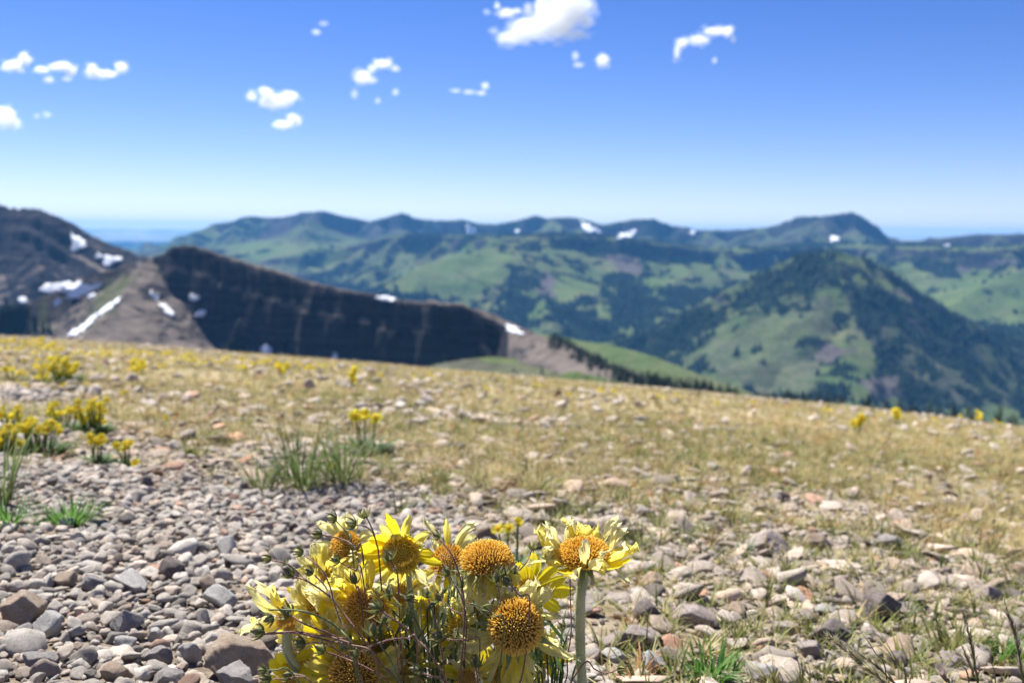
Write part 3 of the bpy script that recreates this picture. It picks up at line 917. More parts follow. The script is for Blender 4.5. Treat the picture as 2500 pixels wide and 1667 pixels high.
# patches with a place of their own: outline on the land, layers it lies on, (forest, green, rock)
nW = fbm(X / 70, Y / 70, 909, 4)
wu, wv = U + 24 * nA + 8 * nB + 14 * nW, W_ + 8 * nB + 7 * nA + 8 * nW
def paint(poly, layers, f=None, g=None, r=None):
    global forest, green, rock
    mk = inpoly(wu, wv, poly) & np.isin(cls, [cls_names.index(l) for l in layers])
    if f is not None: forest = np.where(mk, f + nA * .75, forest)
    if g is not None: green = np.where(mk, g + nB * .3, green)
    if r is not None: rock = np.where(mk, r, rock)
paint([(-200, 680), (340, 655), (300, 860), (-200, 860)], ['valley', 'cliff_ridge', 'left_mountain'], -1.4, .15, 1.0)
PL = ['plateau_cliffs', 'valley']
paint([(1215, 585), (1120, 612), (1060, 628), (1000, 660), (935, 695), (960, 715), (1100, 715), (1150, 700), (1210, 680), (1235, 640), (1250, 600)], PL, -1.2, 1.0, 0)
paint([(1400, 590), (1660, 600), (1640, 640), (1500, 625), (1430, 620)], PL, .9, .3, .6)
paint([(1480, 625), (1580, 625), (1560, 665), (1540, 678), (1500, 655)], PL, -1.0, .1, 1.0)
paint([(1600, 630), (1740, 620), (1760, 690), (1700, 712), (1610, 722), (1590, 700)], PL, -.55, 1.0, 0)
paint([(1290, 650), (1330, 660), (1345, 720), (1310, 720)], PL, -.9, .2, 1.0)
paint([(1360, 670), (1440, 690), (1430, 730), (1370, 745), (1340, 720)], PL, -.5, 1.1, 0)
paint([(1220, 640), (1300, 650), (1310, 700), (1270, 705), (1210, 700)], PL, 1.0, .5, 0)
paint([(1150, 735), (2000, 730), (1750, 960), (1500, 900), (1300, 820)], PL, .75, .9, 0)
paint([(2150, 650), (2500, 640), (2500, 790), (2380, 790), (2290, 750), (2170, 690)], PL + ['far_mountains'], -.7, 1.0, 0)
paint([(2330, 640), (2500, 632), (2500, 655), (2350, 668)], PL + ['far_mountains'], -1, .1, 1.0)
paint([(2200, 630), (2340, 640), (2340, 680), (2240, 660)], PL + ['far_mountains'], .9, .3, .4)
paint([(560, 590), (800, 600), (930, 620), (900, 700), (700, 640), (520, 600)], ['far_mountains', 'valley', 'plateau_cliffs'], .25, .8, 0)
paint([(360, 580), (520, 580), (560, 640), (400, 600)], ['far_mountains', 'valley'], .5, .6, 0)
PK = ['forested_peak', 'valley']
paint([(1700, 830), (1800, 770), (1880, 730), (1960, 710), (2020, 715), (2030, 760), (2010, 850), (1990, 960), (1850, 960), (1740, 900)], PK, -.55, .85, .25)
paint([(2060, 690), (2500, 830), (2500, 1000), (2260, 980), (2150, 900), (2080, 800)], PK, .85, .5, .2)
paint([(2190, 755), (2250, 790), (2255, 810), (2210, 790)], PK, -1, .3, 1)
paint([(2160, 705), (2180, 705), (2290, 752), (2280, 762)], PK, -1, .1, 1)
paint([(2110, 930), (2190, 915), (2210, 965), (2110, 970)], PK, -.8, .1, 1)
paint([(2000, 830), (2060, 840), (2040, 890), (2010, 880)], PK, -.8, .2, .8)
paint([(1740, 730), (1900, 650), (2030, 620), (2050, 690), (1900, 720), (1780, 780), (1690, 830), (1640, 800)], PK, .62, .9, .1)
paint([(60, 760), (130, 730), (180, 760), (130, 810), (60, 810)], ['left_mountain', 'valley', 'cliff_ridge'], -1, .9, .2)
paint([(250, 690), (330, 665), (300, 720), (230, 790), (190, 810), (235, 740)], ['left_mountain', 'cliff_ridge', 'valley'], -1, .75, .4)
paint([(1040, 880), (1250, 880), (1500, 960), (1400, 1000), (1040, 930)], ['cliff_ridge', 'valley', 'lower_meadow'], -1, .7, .3)
scr = np.clip((.95 - slope) * 3, 0, 1) * rock * .8
scr = np.where(RR > 2500, scr * .55, scr)
scr = np.where(isn['left_mountain'] & (W_ < 668), scr * np.clip((-Z - 60) / 60 + nB, 0, 1), scr)
spots = fbm(X / 55, Y / 55, 811, 3); sp2 = fbm(X / 80, Y / 80, 812, 4)
forest = forest - np.where(RR > 2400, np.clip(sp2 - .16, 0, 1) * 4.0, 0)
forest = forest + np.where((RR > 2400) & (RR < 6500), np.clip(spots - .13, 0, 1) * 3.4, 0)
forest = np.clip((forest - .25) * 5, 0, 1); green = np.clip(green, 0, 1.1)

m, nt, out = nodes('mountain_land')
pos = N(nt, 'ShaderNodeNewGeometry').outputs['Position']
cov = attr(nt, 'cover')
sep = N(nt, 'ShaderNodeSeparateColor'); nt.links.new(cov.outputs['Color'], sep.inputs[0])
sxyz = N(nt, 'ShaderNodeSeparateXYZ'); nt.links.new(pos, sxyz.inputs[0])
n1 = noise(nt, 0.03, 6, .7, pos); n2 = noise(nt, .004, 5, .6, pos)
strv = N(nt, 'ShaderNodeCombineXYZ')
for i_, k_ in ((0, .0015), (1, .0015), (2, .05)):
    mm = N(nt, 'ShaderNodeMath', operation='MULTIPLY'); mm.inputs[1].default_value = k_
    nt.links.new(sxyz.outputs[i_], mm.inputs[0]); nt.links.new(mm.outputs[0], strv.inputs[i_])
strat = noise(nt, 3.0, 5, .65, strv.outputs[0], .2)
rk = mixc(nt, .5, ramp(nt, n1, [(.3, (.020, .021, .026)), (.7, (.075, .068, .068))]), ramp(nt, strat, [(.38, (.012, .014, .018)), (.5, (.036, .037, .043)), (.62, (.085, .075, .072))]))  # bluish dark of the shaded cliff face is put into the rock colour
gr = ramp(nt, n2, [(.3, (.055, .105, .03)), (.5, (.095, .145, .042)), (.7, (.145, .16, .068))])
gr = mixc(nt, ramp(nt, n1, [(.4, 0), (.7, .4)]), gr, (.16, .145, .085))
c = mixc(nt, sep.outputs[1], rk, gr)
c = mixc(nt, sep.outputs[2], c, rk)
scree = mixc(nt, .72, rk, mixc(nt, ramp(nt, n1, [(.35, 0), (.65, 1)]), (.18, .15, .13), (.30, .25, .205)))
c = mixc(nt, cov.outputs['Alpha'], c, scree)
fo = ramp(nt, n1, [(.3, (.006, .014, .010)), (.7, (.018, .034, .018))])
fm = N(nt, 'ShaderNodeMath', operation='ADD'); nt.links.new(sep.outputs[0], fm.inputs[0])
nn = ramp(nt, n1, [(.35, -.0), (.65, .35)])
c = mixc(nt, sep.outputs[0], c, fo)
vert = N(nt, 'ShaderNodeCombineXYZ')
for i_, k_ in ((0, .06), (1, .06), (2, .006)):
    mm = N(nt, 'ShaderNodeMath', operation='MULTIPLY'); mm.inputs[1].default_value = k_
    nt.links.new(sxyz.outputs[i_], mm.inputs[0]); nt.links.new(mm.outputs[0], vert.inputs[i_])
vn = noise(nt, 1.0, 5, .7, vert.outputs[0])
c = mixc(nt, ramp(nt, vn, [(.42, .55), (.6, 0)]), c, mixc(nt, .5, c, (.01, .011, .014)))
c = mixc(nt, ramp(nt, vn, [(.56, 0), (.68, .28)]), c, (.13, .105, .09))
hh = mixc(nt, .5, n1, strat)
principled(nt, out, c, 1.0, bump(nt, hh, 12.0, .8), 0.0)
M_LAND = m
nr, na = X.shape
base = np.arange(nr * na).reshape(nr, na)
quad = np.stack([base[:-1, :-1], base[:-1, 1:], base[1:, 1:], base[1:, :-1]], -1)[..., ::-1]
qcls = cls[:-1, :-1]
allv = TV.reshape(-1, 3)
cov_ = np.stack([forest, green, rock, scr], -1).reshape(-1, 4).astype(np.float32)
for i, c_ in enumerate(cls_names):
    q = quad[qcls == i]
    if not len(q): continue
    used, inv = np.unique(q.ravel(), return_inverse=True)
    me = npmesh(c_, allv[used], inv.reshape(-1, 4), M_LAND)
    a = me.attributes.new('cover', 'FLOAT_COLOR', 'POINT'); a.data.foreach_set('color', cov_[used].ravel())
    tag(meshobj(c_, me), kind='structure')

# highest visible point of the terrain along a view ray
from mathutils.bvhtree import BVHTree
_q = quad[::1].reshape(-1, 4)
TB = BVHTree.FromPolygons(allv.tolist(), _q.tolist())
def thit(u, v):
    d = ray(u, v).normalized()
    h = TB.ray_cast(Vector((0, 0, 0)) + d * 120, d)
    return h[0], h[1]

# ------------------------------------------------------------------ very far blue hills and the plain
def far_range(name, pts, depth, thick):
    vs = []; n = 0
    us = np.linspace(pts[0][0], pts[-1][0], 160)
    vv = np.interp(us, [p[0] for p in pts], [p[1] for p in pts])
    for k, (u, v) in enumerate(zip(us, vv)):
        v = v + 2.2 * float(fbm(np.array(u / 38.), np.array(depth * 1.0), 3, 3))
        p = at(u, v, depth); to = Vector((p.x, p.y, 0)).normalized()
        for s, dz in ((-1, -900), (-.35, -330), (-.1, -90), (0, 0), (.3, -200), (1, -900)):
            q = p + to * thick * s
            vs.append((q.x, q.y, p.z + dz + (18 * float(vnoise(np.array(u / 9.), np.array(s * 7), 8)) if -1 < s < 0 else 0)))
    fs = [(k * 6 + j, (k + 1) * 6 + j, (k + 1) * 6 + j + 1, k * 6 + j + 1) for k in range(159) for j in range(5)]
    me = npmesh(name, vs, [f[::-1] for f in fs], M_FAR)
    tag(meshobj(name, me), kind='structure')
m, nt, out = nodes('far_hill_land')
pos = N(nt, 'ShaderNodeNewGeometry').outputs['Position']
principled(nt, out, ramp(nt, noise(nt, .0006, 4, .6, pos), [(.35, (.14, .17, .15)), (.65, (.34, .34, .28))]), 1, None, 0)  # land colour kept light: paling by distance haze is painted in
M_FAR = m
far_range('distant_hills', [(-900, 570), (100, 572), (240, 568), (330, 574), (480, 570), (700, 578), (1500, 580), (1650, 566), (1740, 556), (1800, 562), (2100, 590), (2210, 583), (2300, 586), (3300, 590)], 23500, 2500)
far_range('distant_hills', [(-900, 560), (150, 563), (260, 557), (400, 560), (520, 563), (1000, 575), (2000, 580), (2200, 578), (3300, 580)], 29500, 2500)
# ================================================================== THE FLOWER CLUMP
def petal_material(name, c0, c1, c2, vein):
    m, nt, out = nodes(name)
    t = attr(nt, 't').outputs['Fac']; w = attr(nt, 'w').outputs['Fac']
    col = ramp(nt, t, [(0, c0), (.45, c1), (1, c2)])
    wv = N(nt, 'ShaderNodeMath', operation='MULTIPLY'); wv.inputs[1].default_value = 42.0; nt.links.new(w, wv.inputs[0])
    sn = N(nt, 'ShaderNodeMath', operation='SINE'); nt.links.new(wv.outputs[0], sn.inputs[0])
    tc = N(nt, 'ShaderNodeTexCoord').outputs['Object']
    n = noise(nt, 420, 3, .6, tc)
    v = ramp(nt, sn.outputs[0], [(.45, 0), (1, vein)])
    col = mixc(nt, v, col, tuple(x * .62 for x in c1))
    col = mixc(nt, ramp(nt, n, [(.4, 0), (.75, .5)]), col, tuple(min(1, x * 1.0 + .08) for x in c2))
    h = N(nt, 'ShaderNodeMath', operation='ADD'); nt.links.new(sn.outputs[0], h.inputs[0]); nt.links.new(n, h.inputs[1])
    principled(nt, out, col, .55, bump(nt, h.outputs[0], .00022, .8), .3, .5)
    return m
M_FRESH = petal_material('fresh_petal', (.90, .60, .005), (.94, .74, .01), (.95, .82, .04), .35)
M_WILT = petal_material('wilted_petal', (.93, .67, .02), (.95, .78, .07), (.95, .86, .28), .6)
M_PALE_P = petal_material('dry_petal', (.92, .74, .10), (.94, .83, .26), (.96, .91, .54), .6)
m, nt, out = nodes('disc_floret')
t = attr(nt, 't').outputs['Fac']
n = noise(nt, 260, 3, .6, N(nt, 'ShaderNodeTexCoord').outputs['Object'])
col = ramp(nt, t, [(0, (.28, .15, .03)), (.3, (.78, .46, .06)), (.65, (.94, .64, .08)), (1, (.97, .78, .20))])
col = mixc(nt, ramp(nt, n, [(.4, 0), (.7, .35)]), col, (.62, .42, .18))
principled(nt, out, col, .7, None, .2, .4)
M_DISC = m
M_DISC_Y = m.copy(); M_DISC_Y.name = 'yellow_floret'
for nd in M_DISC_Y.node_tree.nodes:
    if nd.type == 'VALTORGB' and len(nd.color_ramp.elements) == 4:
        for e, c_ in zip(nd.color_ramp.elements, [(.35, .22, .02), (.82, .56, .04), (.94, .72, .06), (.97, .84, .16)]):
            e.color = (*c_, 1)
M_BRACT = leaf_material('bract_green', (.20, .27, .10), (.24, .32, .11), (.36, .40, .20), .35)
M_STEMG = leaf_material('woolly_stem', (.40, .42, .19), (.54, .54, .29), (.50, .51, .25), .2)
m, nt, out = nodes('stem_wool'); principled(nt, out, (.75, .77, .66), .8, None, .2, .5); M_WOOL = m
M_RED = leaf_material('bud_stalk', (.18, .19, .07), (.24, .12, .08), (.26, .11, .085), .1)
M_GSTK = leaf_material('green_stalk', (.12, .17, .05), (.16, .21, .07), (.20, .22, .09), .2)
M_BUD = leaf_material('bud_green', (.17, .12, .05), (.17, .19, .06), (.24, .17, .10), .2)
M_BUDY = leaf_material('bud_yellowish', (.25, .22, .06), (.48, .44, .13), (.66, .60, .34), .3)
M_SEPAL = leaf_material('sepal', (.13, .15, .04), (.20, .22, .07), (.26, .14, .09), .3)
M_LEAF = leaf_material('leaf_green', (.07, .13, .035), (.09, .17, .05), (.15, .22, .08), .35)
M_LEAFW = leaf_material('leaf_grey_green', (.20, .25, .14), (.27, .33, .20), (.36, .40, .28), .3)

def frame_from(n):
    """image-right, image-up and the facing direction as seen by the camera"""
    Z_ = Vector(n).normalized()
    right = cam_rot @ Vector((1, 0, 0))
    X_ = (right - Z_ * right.dot(Z_))
    if X_.length < .2: X_ = (cam_rot @ Vector((0, 1, 0))); X_ = X_ - Z_ * X_.dot(Z_)
    X_.normalize()
    return X_, Z_.cross(X_).normalized(), Z_

def petal_mesh(L, W, curl, cup, wilt, seed, teeth=3):
    """a ray petal along +X, face up +Z; curl bends it up (+) or down (-) in degrees"""
    r = random.Random(seed)
    nl, nw = 13, 8
    vs = []; ts = []; ws = []
    ph = [r.random() * 6.28 for _ in range(6)]
    tw = r.uniform(-1, 1) * (.25 + .9 * wilt)
    side_bend = r.uniform(-1, 1) * (.1 + .5 * wilt)
    ang_ = 0; x = z = 0; y0 = 0
    for i in range(nl + 1):
        s = i / nl
        a = R(curl) * (s ** 1.4) + wilt * .7 * math.sin(s * 5 + ph[0]) * s
        if i:
            x += L / nl * math.cos(a); z += L / nl * math.sin(a); y0 += L / nl * side_bend * s
        prof = min(1, .42 + 1.25 * s) * (1 - .50 * max(0, (s - .72) / .28) ** 2)
        wid = W * prof * (1 - .45 * wilt * (.5 + .5 * math.sin(s * 4 + ph[1])))
        for j in range(nw + 1):
            q = j / nw * 2 - 1
            yy = q * wid / 2
            zz = cup * wid * (q * q - .3) * (1 if s < .9 else .8)
            zz += wilt * W * .20 * math.sin(q * 4.5 + s * 7 + ph[2]) * s
            zz += W * .055 * math.cos(q * 9.0) * (1 - .3 * s)
            tip = 0
            if s > .8:
                tip = L * .10 * (s - .8) / .2 * (math.cos(q * math.pi * teeth * .93) * .8 - q * q * .9)
                zz += wilt * W * .25 * math.sin(q * 8 + ph[3]) * (s - .8) / .2
            t_ = tw * s
            yr = yy * math.cos(t_) - zz * math.sin(t_); zr = yy * math.sin(t_) + zz * math.cos(t_)
            vs.append(Vector((x + tip * math.cos(a) - zr * math.sin(a), y0 + yr, z + tip * math.sin(a) + zr * math.cos(a))))
            ts.append(s); ws.append(q)
    fs = [(i * (nw + 1) + j, (i + 1) * (nw + 1) + j, (i + 1) * (nw + 1) + j + 1, i * (nw + 1) + j + 1) for i in range(nl) for j in range(nw)]
    return vs, fs, ts, ws

def disc_mesh(mb, Rr, dome, seed, n=700, long=1.15):
    r = random.Random(seed)
    # the receptacle under the florets
    ns, nr_ = 20, 7
    vs = []
    for i in range(nr_ + 1):
        a = i / nr_ * math.pi / 2
        for k in range(ns):
            b = k / ns * 2 * math.pi
            vs.append((Rr * .84 * math.sin(a) * math.cos(b), Rr * .84 * math.sin(a) * math.sin(b), Rr * .84 * dome * math.cos(a)))
    fs = [(i * ns + k, (i + 1) * ns + k, (i + 1) * ns + (k + 1) % ns, i * ns + (k + 1) % ns) for i in range(nr_) for k in range(ns)]
    mb.add(vs, fs, .05)
    for k in range(n):
        s = (k + .5) / n
        a = math.sqrt(s) * math.pi / 2 * 1.06
        b = k * 2.399963 + r.uniform(-.06, .06)
        d = Vector((math.sin(a) * math.cos(b), math.sin(a) * math.sin(b), max(0, math.cos(a)) * dome + .05))
        p = Vector((d.x * Rr * .82, d.y * Rr * .82, d.z * Rr * .82))
        nrm = Vector((d.x, d.y, d.z / max(dome, .3) + .25)).normalized()
        nrm = (nrm + Vector((r.uniform(-.14, .14), r.uniform(-.14, .14), r.uniform(-.1, .1)))).normalized()
        L = Rr * (.21 + .10 * r.random()) * long * (1.0 if s > .25 else .8)
        w0 = Rr * .020; w1 = Rr * .040 * r.uniform(.8, 1.2)
        ax = nrm.orthogonal().normalized(); ay = nrm.cross(ax)
        w0 *= .8; w1 *= .78
        rings = [(0, w0, .15), (.55, w0 * 1.1, .45), (.72, w1, .8), (.93, w1 * .9, 1.0), (1.06, w1 * .3, .9)]
        vv = []; tt = []
        tv = r.uniform(-.18, .08)
        for h, w, t_ in rings:
            for q in range(5):
                an = q * 1.2566
                vv.append(p + nrm * L * h + (ax * math.cos(an) + ay * math.sin(an)) * w)
                tt.append(max(0, min(1, t_ + tv)))
        ff = [(i * 5 + q, i * 5 + (q + 1) % 5, (i + 1) * 5 + (q + 1) % 5, (i + 1) * 5 + q) for i in range(4) for q in range(5)] + [(20, 21, 22, 23, 24)]
        mb.add(vv, ff, tt)

CLUMP = Vector(ghit(1090, 1667)); CLUMP = Vector((at(1090, 1500, .6).x, .615, 0)); CLUMP.z = float(ground(CLUMP.x, CLUMP.y))

def sunflower(label, u, v, depth, rpx, face, dome, petals, stem, swid, mats, wilt=.5, disc='o', nb=11, seed=1, bract_len=.75, n_fl=760, root_off=(0, 0)):
    """face: direction the head looks, in camera axes (right, up, towards the camera)
       petals: (angle in the photo, lift above the disc plane, length and width in disc radii, curl, material index)"""
    C = at(u, v, depth)
    Rr = rpx / FPX * depth
    n = cam_rot @ Vector(face)
    X_, Y_, Z_ = frame_from(n)
    M = Matrix((X_, Y_, Z_)).transposed()
    base = Vector((CLUMP.x + root_off[0], CLUMP.y + root_off[1], 0)); base.z = float(ground(base.x, base.y)) - .004
    root = empty('sunflower', base, label, 'flower', 'withering alpine sunflowers in the foreground clump')
    w2 = lambda p: M @ p + C - base
    mb = MB(); disc_mesh(mb, Rr, dome, seed, n_fl)
    mb.v = [tuple(w2(Vector(p))) for p in mb.v]
    mb.obj('disc', M_DISC if disc == 'o' else M_DISC_Y, root)
    # stem with its swollen neck
    pts = [C - Z_ * Rr * .25, C - Z_ * Rr * 1.0] + [at(a, b, d) for a, b, d in stem] + [base]
    pts = [p - base for p in pts]
    path = spline(pts, 30)
    rs = swid / FPX * depth / 2
    radf = lambda s: rs + (Rr * .62 - rs) * max(0, 1 - s * 8) ** 1.6
    mb = MB(); tube(mb, path, radf, 12)
    st = mb.obj('stem', M_STEMG, root)
    mb = MB(); hairs(mb, path, radf, 1800, .0015, seed)
    mb.obj('wool', M_WOOL, st)
    r = random.Random(seed)
    for k in range(nb):
        an = (k + r.uniform(-.3, .3)) / nb * 2 * math.pi
        d = Vector((math.cos(an), math.sin(an), 0))
        mb = MB()
        L = Rr * bract_len * r.uniform(.8, 1.25)
        blade(mb, d * Rr * .55 + Vector((0, 0, -Rr * .18)), d + Vector((0, 0, r.uniform(-.5, .1))), L, Rr * .30, Vector((0, 0, r.uniform(-1.0, .7))), 6, fold=.5)
        mb.v = [tuple(w2(Vector(p))) for p in mb.v]
        mb.obj('bract', M_BRACT, root)
    for k, (an, el, L, W, curl, mi) in enumerate(petals):
        wl = (0.10, .55, .85)[mi] * (wilt / .5)
        vs, fs, ts, ws = petal_mesh(L * Rr * 1.08, W * Rr * .93, curl, r.uniform(.05, .22) + .25 * (mi > 0), min(wl, 1.1), seed * 100 + k)
        a, e = R(an), R(el)
        ca, sa, ce, se = math.cos(a), math.sin(a), math.cos(e), math.sin(e)
        ux = Vector((ca * ce, sa * ce, se)); uy = Vector((-sa, ca, 0)); uz = ux.cross(uy)
        o0 = Vector((ca, sa, 0)) * Rr * .80 - Vector((0, 0, Rr * .06))
        mb = MB(); mb.add([w2(o0 + ux * p.x + uy * p.y + uz * p.z) for p in vs], fs, ts, ws)
        mb.obj('petal', (M_FRESH, M_WILT, M_PALE_P)[mi], root)
    return root

def ringp(n, el, L, W, curl, mi, seed, a0=0, a1=360, jit=.5):
    r = random.Random(seed); out_ = []
    for k in range(n):
        out_.append((a0 + (a1 - a0) * (k + r.uniform(-.3, .3)) / n, el + r.uniform(-22, 22) * jit, L * r.uniform(.75, 1.2), W * r.uniform(.75, 1.15), curl + r.uniform(-60, 60) * jit, mi if r.random() < .75 else max(0, min(2, mi + r.choice((-1, 1))))))
    return out_

# A: top centre, turned to the camera and slightly up, fresh petals to the left and up
sunflower('sunflower with large fresh yellow petals on its left, highest head of the clump', 980, 1352, .605, 43, (-.15, -.12, 1), .62,
  [(178, 12, 1.5, .95, 20, 0), (160, 30, 1.6, 1.1, 10, 0), (200, 2, 1.9, .75, -20, 0), (212, -6, 1.7, .7, 30, 0), (140, 20, 1.35, .9, 40, 0), (118, 25, 1.5, .7, 10, 1), (100, 30, 1.9, .7, -10, 0),
   (90, 38, 1.3, .7, 60, 1), (80, 25, 1.5, .6, -60, 1), (62, 30, 1.1, .8, 50, 0), (40, 20, 1.3, .7, -40, 1), (22, 28, 1.2, .8, 60, 1), (5, 10, 1.2, .7, 30, 0), (-12, 0, 1.4, .55, -10, 0),
   (-50, -10, 1.5, .65, -40, 2), (-82, -20, 1.4, .8, -30, 1), (-105, -15, 1.5, .75, -50, 1), (-130, -5, 1.3, .7, 20, 1), (-30, 62, .9, .55, 20, 0)],
  [(1000, 1430, .61), (1010, 1540, .615), (1020, 1640, .62)], 14, None, .45, 'y', 11, 11, root_off=(-.02, .01))
# B: behind the first on the left, pale
sunflower('sunflower with an orange disc half hidden behind pale veined petals, upper left of the clump', 846, 1337, .628, 38, (-.35, .35, .9), .6,
  ringp(13, 8, 1.9, 1.0, -10, 2, 21) + [(200, 20, 2.3, 1.2, 0, 2), (230, 0, 2.3, 1.1, -30, 2), (250, 10, 2.0, 1.0, 30, 2), (100, 30, 1.6, .8, 40, 2), (-40, 65, 1.6, .9, 30, 2)],
  [(870, 1440, .63), (920, 1560, .63), (960, 1650, .63)], 13, None, .6, 'o', 9, 22, root_off=(-.03, .02))
# C: centre left, orange, petals to the left pale and hanging below
sunflower('sunflower with a brown orange disc behind the crossing bud stalks, centre left of the clump', 896, 1487, .60, 52, (-.1, -.15, 1), .6,
  ringp(8, 8, 1.6, .85, 0, 1, 31, 95, 235) + ringp(9, -20, 1.7, .8, -50, 0, 32, 235, 330) + [(150, 10, 2.2, 1.2, 0, 2), (172, 14, 1.9, 1.1, 10, 2), (128, 18, 1.9, 1.0, 20, 1), (20, 20, 1.1, .7, 40, 1), (70, 40, 1.2, .7, 60, 1), (45, 20, 1.2, .7, 50, 2)],
  [(920, 1560, .61), (950, 1640, .615)], 14, None, .5, 'o', 12, 33, root_off=(-.025, .005))
# D: leftmost, small brown centre, petals standing up and hanging left
sunflower('leftmost sunflower, small brown disc with petals standing up and trailing left', 702, 1515, .60, 27, (-.25, -.35, .9), .55,
  [(98, 14, 3.3, 1.5, 10, 1), (112, 10, 3.8, 1.3, 0, 2), (130, 12, 3.9, 1.1, 10, 2), (82, 18, 3.2, 1.4, 20, 1), (64, 22, 2.8, 1.3, 30, 0), (45, 25, 2.0, 1.1, 50, 0), (20, 20, 1.7, 1.0, 40, 2), (146, 6, 3.2, 1.0, -10, 2),
   (190, 0, 3.9, 1.3, 10, 2), (203, -5, 4.9, 1.6, -10, 2), (214, -10, 4.4, 1.3, -15, 1), (248, -10, 3.0, 1.5, -20, 1), (262, 0, 2.4, 1.2, -40, 1), (170, 20, 1.9, 1.0, 40, 2), (-40, 10, 1.5, .9, 40, 2)],
  [(700, 1566, .60), (716, 1612, .60), (752, 1648, .605), (800, 1680, .61)], 25, None, .55, 'o', 9, 44, n_fl=260, root_off=(-.05, .0))
# E: cut by the bottom edge
sunflower('sunflower with a broad orange brown disc cut by the bottom edge of the photo', 868, 1650, .585, 60, (-.05, .25, 1), .65,
  ringp(7, 5, 1.1, .7, 20, 1, 51, 120, 200) + ringp(6, 10, 1.2, .7, 0, 1, 52, -30, 50) + ringp(6, -10, 1.1, .7, -30, 1, 53, 200, 330),
  [(880, 1720, .60)], 14, None, .5, 'o', 12, 55, root_off=(-.02, -.015))
# F: bald dome on a thick neck
sunflower('domed orange head on a thick pale neck, its petals shrivelled to a rim', 1190, 1378, .60, 60, (.02, .96, .28), .85,
  ringp(11, -30, .62, .55, -50, 2, 61, 0, 360) + [(230, -30, 1.2, .7, -60, 2), (262, -40, .9, .8, -40, 1), (285, -45, .8, .8, -30, 1)],
  [(1180, 1470, .605), (1176, 1560, .61), (1170, 1650, .615)], 20, None, .6, 'o', 10, 66, root_off=(.015, .01))
# G: big head facing the camera, dark at the bottom
sunflower('large round orange head facing the camera with a dark lower half and green bracts', 1258, 1527, .58, 62, (.05, .30, 1), .8,
  [(150, 0, 1.2, .7, 30, 2), (200, -10, 1.5, .9, -20, 2), (212, -5, 1.4, .7, 20, 2), (75, 0, 1.0, .6, 40, 2), (60, 5, 1.1, .7, 20, 2), (45, -5, 1.2, .6, -20, 2), (100, 0, .9, .6, 50, 2), (120, -10, .9, .6, 10, 1),
   (250, -30, 1.8, .8, -30, 2), (262, -30, 2.0, .8, -10, 1), (275, -40, 1.9, .75, -20, 1), (235, -20, 1.9, .6, 10, 2), (290, -30, 1.6, .7, -20, 2), (-20, -10, 1.5, .7, -40, 2), (-35, -10, 1.9, .6, -20, 2), (20, -20, 1.0, .5, 30, 2)],
  [(1265, 1600, .60), (1240, 1660, .61)], 16, None, .6, 'o', 17, 77, 1.0, 950, root_off=(.03, .0))
# H: tall one to the right
sunflower('tall sunflower on a thick woolly stem standing right of the clump, pale curled petals', 1425, 1360, .60, 58, (-.03, .93, .36), .66,
  [(0, 30, 1.5, .8, 50, 2), (18, 42, 1.6, .7, 30, 2), (38, 45, 1.5, .7, 40, 2), (60, 40, 1.0, .7, 70, 1), (82, 48, 1.15, .8, 50, 1), (104, 50, 1.2, .8, 50, 1), (125, 42, 1.3, .7, 40, 2), (145, 40, 1.6, .7, 20, 2),
   (165, 35, 1.6, .8, 50, 2), (180, 25, 1.7, .8, 40, 1), (196, 30, 1.5, .8, 50, 2), (214, 20, 1.3, .9, 60, 1), (235, 8, 1.2, .8, 30, 0), (252, -5, 1.1, .8, 40, 2), (268, 75, 1.45, .75, 0, 2), (284, 35, 1.3, .9, 50, 2),
   (302, 10, 1.3, .9, 40, 1), (322, 8, 1.6, .9, 50, 0), (338, 18, 1.7, .9, 50, 1), (350, 30, 1.7, .8, 40, 2), (170, 0, 1.5, .35, -50, 2), (-20, -20, 1.5, .3, -30, 2)],
  [(1418, 1450, .60), (1416, 1540, .602), (1418, 1620, .604), (1422, 1700, .61)], 25, None, .8, 'o', 10, 88, n_fl=760, root_off=(.085, .0))
# I: pale orange head behind F
sunflower('pale orange bald head with two white petals on top, behind the reddish bud stalk', 1094, 1372, .64, 42, (-.2, .75, .6), .7,
  [(90, 40, 1.9, .6, 10, 1), (110, 35, 2.2, .6, -10, 2), (65, 30, 2.0, .9, -50, 2), (45, 20, 1.7, .9, -60, 2), (20, 10, 1.6, .7, -20, 2), (150, 0, 1.2, .7, -20, 1), (240, -30, 1.1, .7, -60, 1), (270, -50, 1.2, .8, -40, 0), (300, -40, 1.1, .7, -50, 1), (130, 30, 1.1, .6, 40, 2)],
  [(1090, 1450, .64), (1085, 1560, .64)], 14, None, .5, 'o', 8, 99, n_fl=330, root_off=(-.005, .03))
# J: fresh small yellow flower
sunflower('fresh bright yellow sunflower with smooth open petals, between the tall one and the domed head', 1290, 1440, .615, 27, (-.15, .25, .9), .6,
  [(75, 10, 2.5, 1.5, 20, 0), (40, 8, 2.8, 1.1, 10, 0), (-2, -2, 3.0, 1.4, -10, 0), (-32, -6, 2.4, 1.3, 10, 0), (15, 0, 2.6, 1.1, 10, 0), (110, 10, 1.8, 1.2, 20, 0), (150, 0, 1.4, 1.0, 30, 0), (-60, 10, 1.8, 1.1, 20, 1), (200, 10, 1.4, 1.0, 20, 1), (240, 0, 1.6, 1.0, -10, 1)],
  [(1280, 1500, .62), (1260, 1600, .62)], 11, None, .3, 'y', 8, 110, n_fl=240, root_off=(.03, .02))
